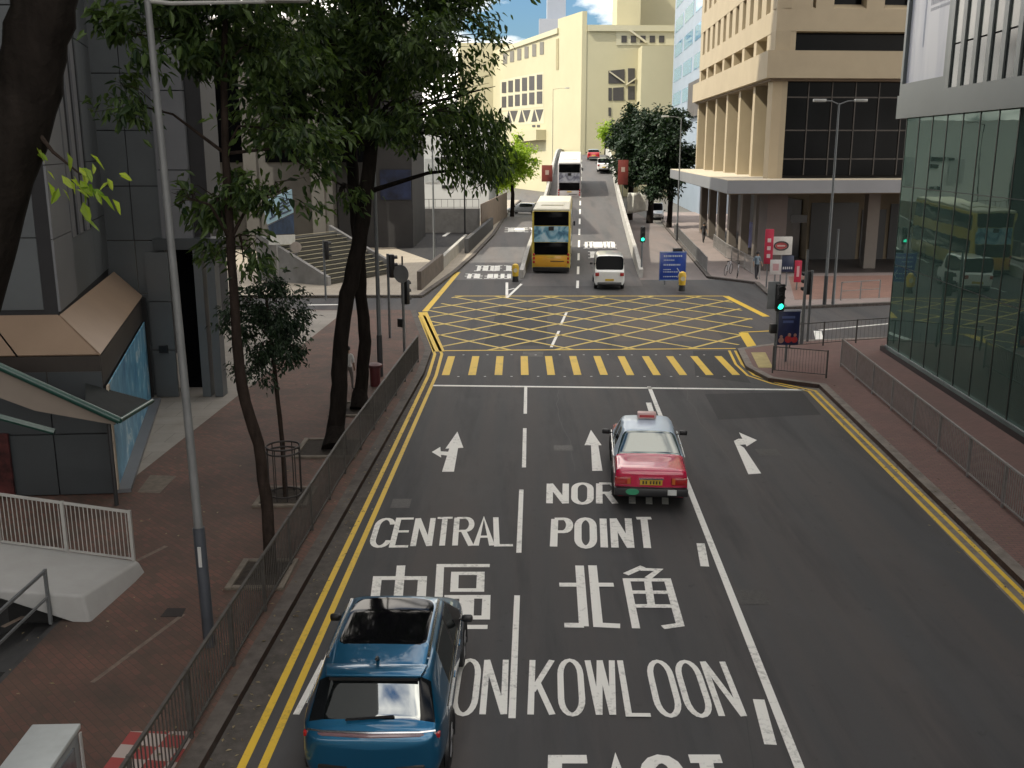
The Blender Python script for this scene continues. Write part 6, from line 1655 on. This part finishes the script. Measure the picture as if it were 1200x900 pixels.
m_ = MB(); m_.box((0, -.35, 1.07), (.58, 1.62, .07)); m_.build('top', M('pale cabinet top', (.44, .47, .47), .6, var=.08, scale=3, dirt=(.30, .31, .30)), co, bevel=.015)
m_ = MB(); m_.box((.268, -.25, .66), (.02, 1.0, .50)); m_.build('glass_door', M('grey cabinet glass', (.10, .115, .125), .15, var=.5, scale=3), co)
m_ = MB(); m_.bar((.285, .42, .3), (.285, .42, 1.0), .02, .05); m_.build('door_edge', M('pale door edge', (.40, .40, .39), .5), co)

# pale blue slanting sign and totem beyond the cross street
tt0 = Vector((-14.0, 60, .13)); tt = thing('totem_sign', 'slanting pale blue signboard with dark characters over a white band, seen through the leaves', 'sign', tt0)
pa, pb_, pc_, pd_ = D(309, 237, 58.5), D(314, 263, 58.5), D(344, 249, 61), D(342, 222, 61)
m_ = MB(tt0); off_ = Vector((-.1, .12, 0)); m_.add([pb_, pc_, pd_, pa] + [p + off_ for p in (pb_, pc_, pd_, pa)], [(0, 1, 2, 3), (7, 6, 5, 4), (0, 4, 5, 1), (1, 5, 6, 2), (2, 6, 7, 3), (3, 7, 4, 0)]); m_.build('signboard', M('pale blue sign face', (.26, .40, .48), .4, var=.15, scale=1.2), tt)
def onb(a_, b_): return pb_.lerp(pc_, a_).lerp(pa.lerp(pd_, a_), b_) + Vector((.02, -.045, 0))
for st in ([(.55, .85), (.62, .7)], [(.48, .62), (.85, .68)], [(.66, .8), (.66, .35)], [(.5, .5), (.84, .52)], [(.5, .36), (.86, .38)], [(.46, .5), (.42, .2), (.9, .16)], [(.12, .55), (.26, .58)], [(.2, .5), (.2, .2)], [(.1, .2), (.3, .22)]):
    m_ = MB(tt0); m_.tube([onb(*p) for p in st], .06, 5); m_.build('character_stroke', M('navy sign character', (.03, .05, .09), .5), tt)
m_ = MB(tt0); q = [D(316, 275, 58.6), D(345, 274, 60.9), pc_ + Vector((0, 0, -.08)), pb_ + Vector((.03, 0, -.08))]; m_.add(q + [p + off_ for p in q], [(0, 1, 2, 3), (7, 6, 5, 4), (0, 4, 5, 1), (1, 5, 6, 2), (2, 6, 7, 3), (3, 7, 4, 0)]); m_.build('dark_panel', M('navy sign panel', (.02, .04, .08), .4, var=.5, scale=2), tt)
m_ = MB(tt0); q = [D(316, 287, 58.6), D(346, 286, 60.9), D(346, 275, 60.9), D(316, 276, 58.6)]; m_.add(q + [p + off_ for p in q], [(0, 1, 2, 3), (7, 6, 5, 4), (0, 4, 5, 1), (1, 5, 6, 2), (2, 6, 7, 3), (3, 7, 4, 0)]); m_.build('white_band', M('white sign band', (.50, .50, .47), .6), tt)
for u_, Y_ in ((321, 58.9), (342, 60.8)):
    m_ = MB(tt0); a = D(u_, 287, Y_); m_.box((a.x, a.y + .1, (a.z + .13) / 2), (.3, .3, a.z - .13)); m_.build('leg', concrete_grey, tt)
rs = D(348, 312, 60); ro = thing('round_sign', 'small pale round sign on a post beside the slanting signboard', 'sign', (rs.x, 60, .13))
m_ = MB(); m_.disc((0, 0, 2.1), (0, 1, 0), .33, .03, 24); m_.build('disc', M('pale round sign', (.42, .37, .33), .5), ro)
m_ = MB(); m_.tube([(0, .05, 0), (0, .05, 2.2)], .04, 8); m_.build('post', steel_pole, ro)

# ------------------------------------------------------------------ people
def person(label, base, h, yaw, shirt, trousers, hairc, stride=.18, arms=.12, skin=(.30, .19, .13)):
    o = thing('person', label, 'person', base, yaw)
    k = h / 1.7
    V = {'hip': (0, 0, .92), 'waist': (0, .01, 1.08), 'chest': (0, 0, 1.30), 'neck': (0, -.005, 1.46), 'head0': (0, -.02, 1.54), 'head1': (0, -.03, 1.66),
         'hl': (-.09, 0, .88), 'kl': (-.10, -stride * .7, .48), 'al': (-.10, -stride * .8, .09), 'tl': (-.10, -stride * .8 - .16, .035),
         'hr': (.09, 0, .88), 'kr': (.10, stride * .1, .48), 'ar': (.10, stride + .05, .11), 'tr': (.10, stride - .08, .035),
         'sl': (-.18, 0, 1.40), 'el': (-.24, arms * .6, 1.12), 'wl': (-.25, arms * .2, .88), 'ml': (-.25, arms * .0, .78),
         'sr': (.18, 0, 1.40), 'er': (.24, -arms * .6, 1.12), 'wr': (.25, -arms * 1.6, .89), 'mr': (.25, -arms * 2.0, .80)}
    Rd = dict(hip=.135, waist=.12, chest=.145, neck=.055, head0=.075, head1=.095, hl=.095, kl=.06, al=.042, tl=.04, hr=.095, kr=.06, ar=.042, tr=.04, sl=.06, el=.042, wl=.03, ml=.032, sr=.06, er=.042, wr=.03, mr=.032)
    Ed = [('hip', 'waist'), ('waist', 'chest'), ('chest', 'neck'), ('neck', 'head0'), ('head0', 'head1'), ('hip', 'hl'), ('hl', 'kl'), ('kl', 'al'), ('al', 'tl'), ('hip', 'hr'), ('hr', 'kr'), ('kr', 'ar'), ('ar', 'tr'),
          ('chest', 'sl'), ('sl', 'el'), ('el', 'wl'), ('wl', 'ml'), ('chest', 'sr'), ('sr', 'er'), ('er', 'wr'), ('wr', 'mr')]
    ks = list(V); me = bpy.data.meshes.new('body'); me.from_pydata([Vector(V[q]) * k for q in ks], [(ks.index(a), ks.index(b)) for a, b in Ed], []); me.update()
    b_ = bpy.data.objects.new('body', me); col.objects.link(b_)
    sk_ = b_.modifiers.new('s', 'SKIN'); sk_.use_smooth_shade = True
    for i, q in enumerate(ks): me.skin_vertices[0].data[i].radius = (Rd[q] * k, Rd[q] * k)
    me.skin_vertices[0].data[0].use_root = True
    sb = b_.modifiers.new('b', 'SUBSURF'); sb.levels = 2; sb.render_levels = 2
    dg = bpy.context.evaluated_depsgraph_get(); m2 = bpy.data.meshes.new_from_object(b_.evaluated_get(dg)); bpy.data.objects.remove(b_)
    for mt in (M('skin', skin, .6), shirt, trousers, M('dark shoes', (.03, .03, .03), .6)): m2.materials.append(mt)
    for p in m2.polygons:
        z = p.center.z / k; x = abs(p.center.x / k)
        p.material_index = 3 if z < .09 else 2 if z < .95 and x < .2 else 1 if z < 1.45 and not (x > .19 and z < 1.12) else 0
        p.use_smooth = True
    bd = bpy.data.objects.new('body', m2); col.objects.link(bd); bd.parent = o
    m_ = MB(); n = 12
    vs = [(math.cos(2 * math.pi * i / n) * math.cos(e_) * .105 * k, (-.02 + math.sin(2 * math.pi * i / n) * math.cos(e_) * .115) * k, (1.625 + math.sin(e_) * .125) * k) for e_ in (-.35, .1, .5, .9, 1.3) for i in range(n)]
    fs = [(j * n + i, j * n + (i + 1) % n, (j + 1) * n + (i + 1) % n, (j + 1) * n + i) for j in range(4) for i in range(n)] + [tuple(range(4 * n, 5 * n))]
    m_.add(vs, fs); m_.build('hair', M('hair', hairc, .6), o, smooth=True)
    return o
person('person in a white top walking behind the nearer big tree trunk', S(409, 458, .13), 1.5, R(170), M('white top', (.62, .62, .60), .8), M('light trousers', (.20, .18, .17), .8), (.02, .016, .014))
person('person in a grey-blue top standing beside the beige office railing', Vector((15.2, 61.2, .13)), 1.7, R(30), M('grey blue top', (.14, .19, .23), .8), M('dark trousers', (.03, .03, .035), .8), (.015, .013, .012), stride=.05)
person('person in dark clothes walking far off under the beige canopy', Vector((16.6, 86, .13)), 1.7, R(10), M('dark jacket', (.03, .03, .035), .8), M('black trousers', (.02, .02, .022), .8), (.015, .013, .012))

# fallen leaves and litter along the kerbs
rr = random.Random(77); m_ = MB()
def scrap(x, y, z, L):
    a = rr.uniform(0, 6.28); c_, s_ = math.cos(a) * L, math.sin(a) * L; t = rr.uniform(.3, .6)
    m_.add([(x - c_, y - s_, z), (x + s_ * t, y - c_ * t, z + L * .25), (x + c_, y + s_, z + L * .1), (x - s_ * t, y + c_ * t, z + L * .2)], [(0, 1, 2, 3)])
for _ in range(420):
    y = rr.uniform(9.5, 34); k = (y - 11.94) / 22.96; x = -4.08 + .9 * k
    if rr.random() < .5: scrap(x + abs(rr.gauss(0, .22)) + .02, y, .012, rr.uniform(.02, .05))
    else: scrap(x - abs(rr.gauss(.3, .6)) - .05, y, .145, rr.uniform(.02, .055))
for _ in range(260):
    y = rr.uniform(15, 33); x = 9.46 + (y - 15) * .0617
    if rr.random() < .4: scrap(x - abs(rr.gauss(0, .3)), y, .012, rr.uniform(.02, .05))
    else: scrap(x + abs(rr.gauss(.4, .4)) + .05, y, .145, rr.uniform(.02, .05))
for _ in range(160): scrap(rr.uniform(-9, -4.5), rr.uniform(11, 36), .14, rr.uniform(.02, .05))
fo = m_.build('fallen_leaves', leaf_mat('dry fallen leaves', (.06, .04, .02), (.26, .21, .12), .1)); fo['kind'] = 'stuff'; fo['label'] = 'dry fallen leaves scattered along the kerbs and pavements'
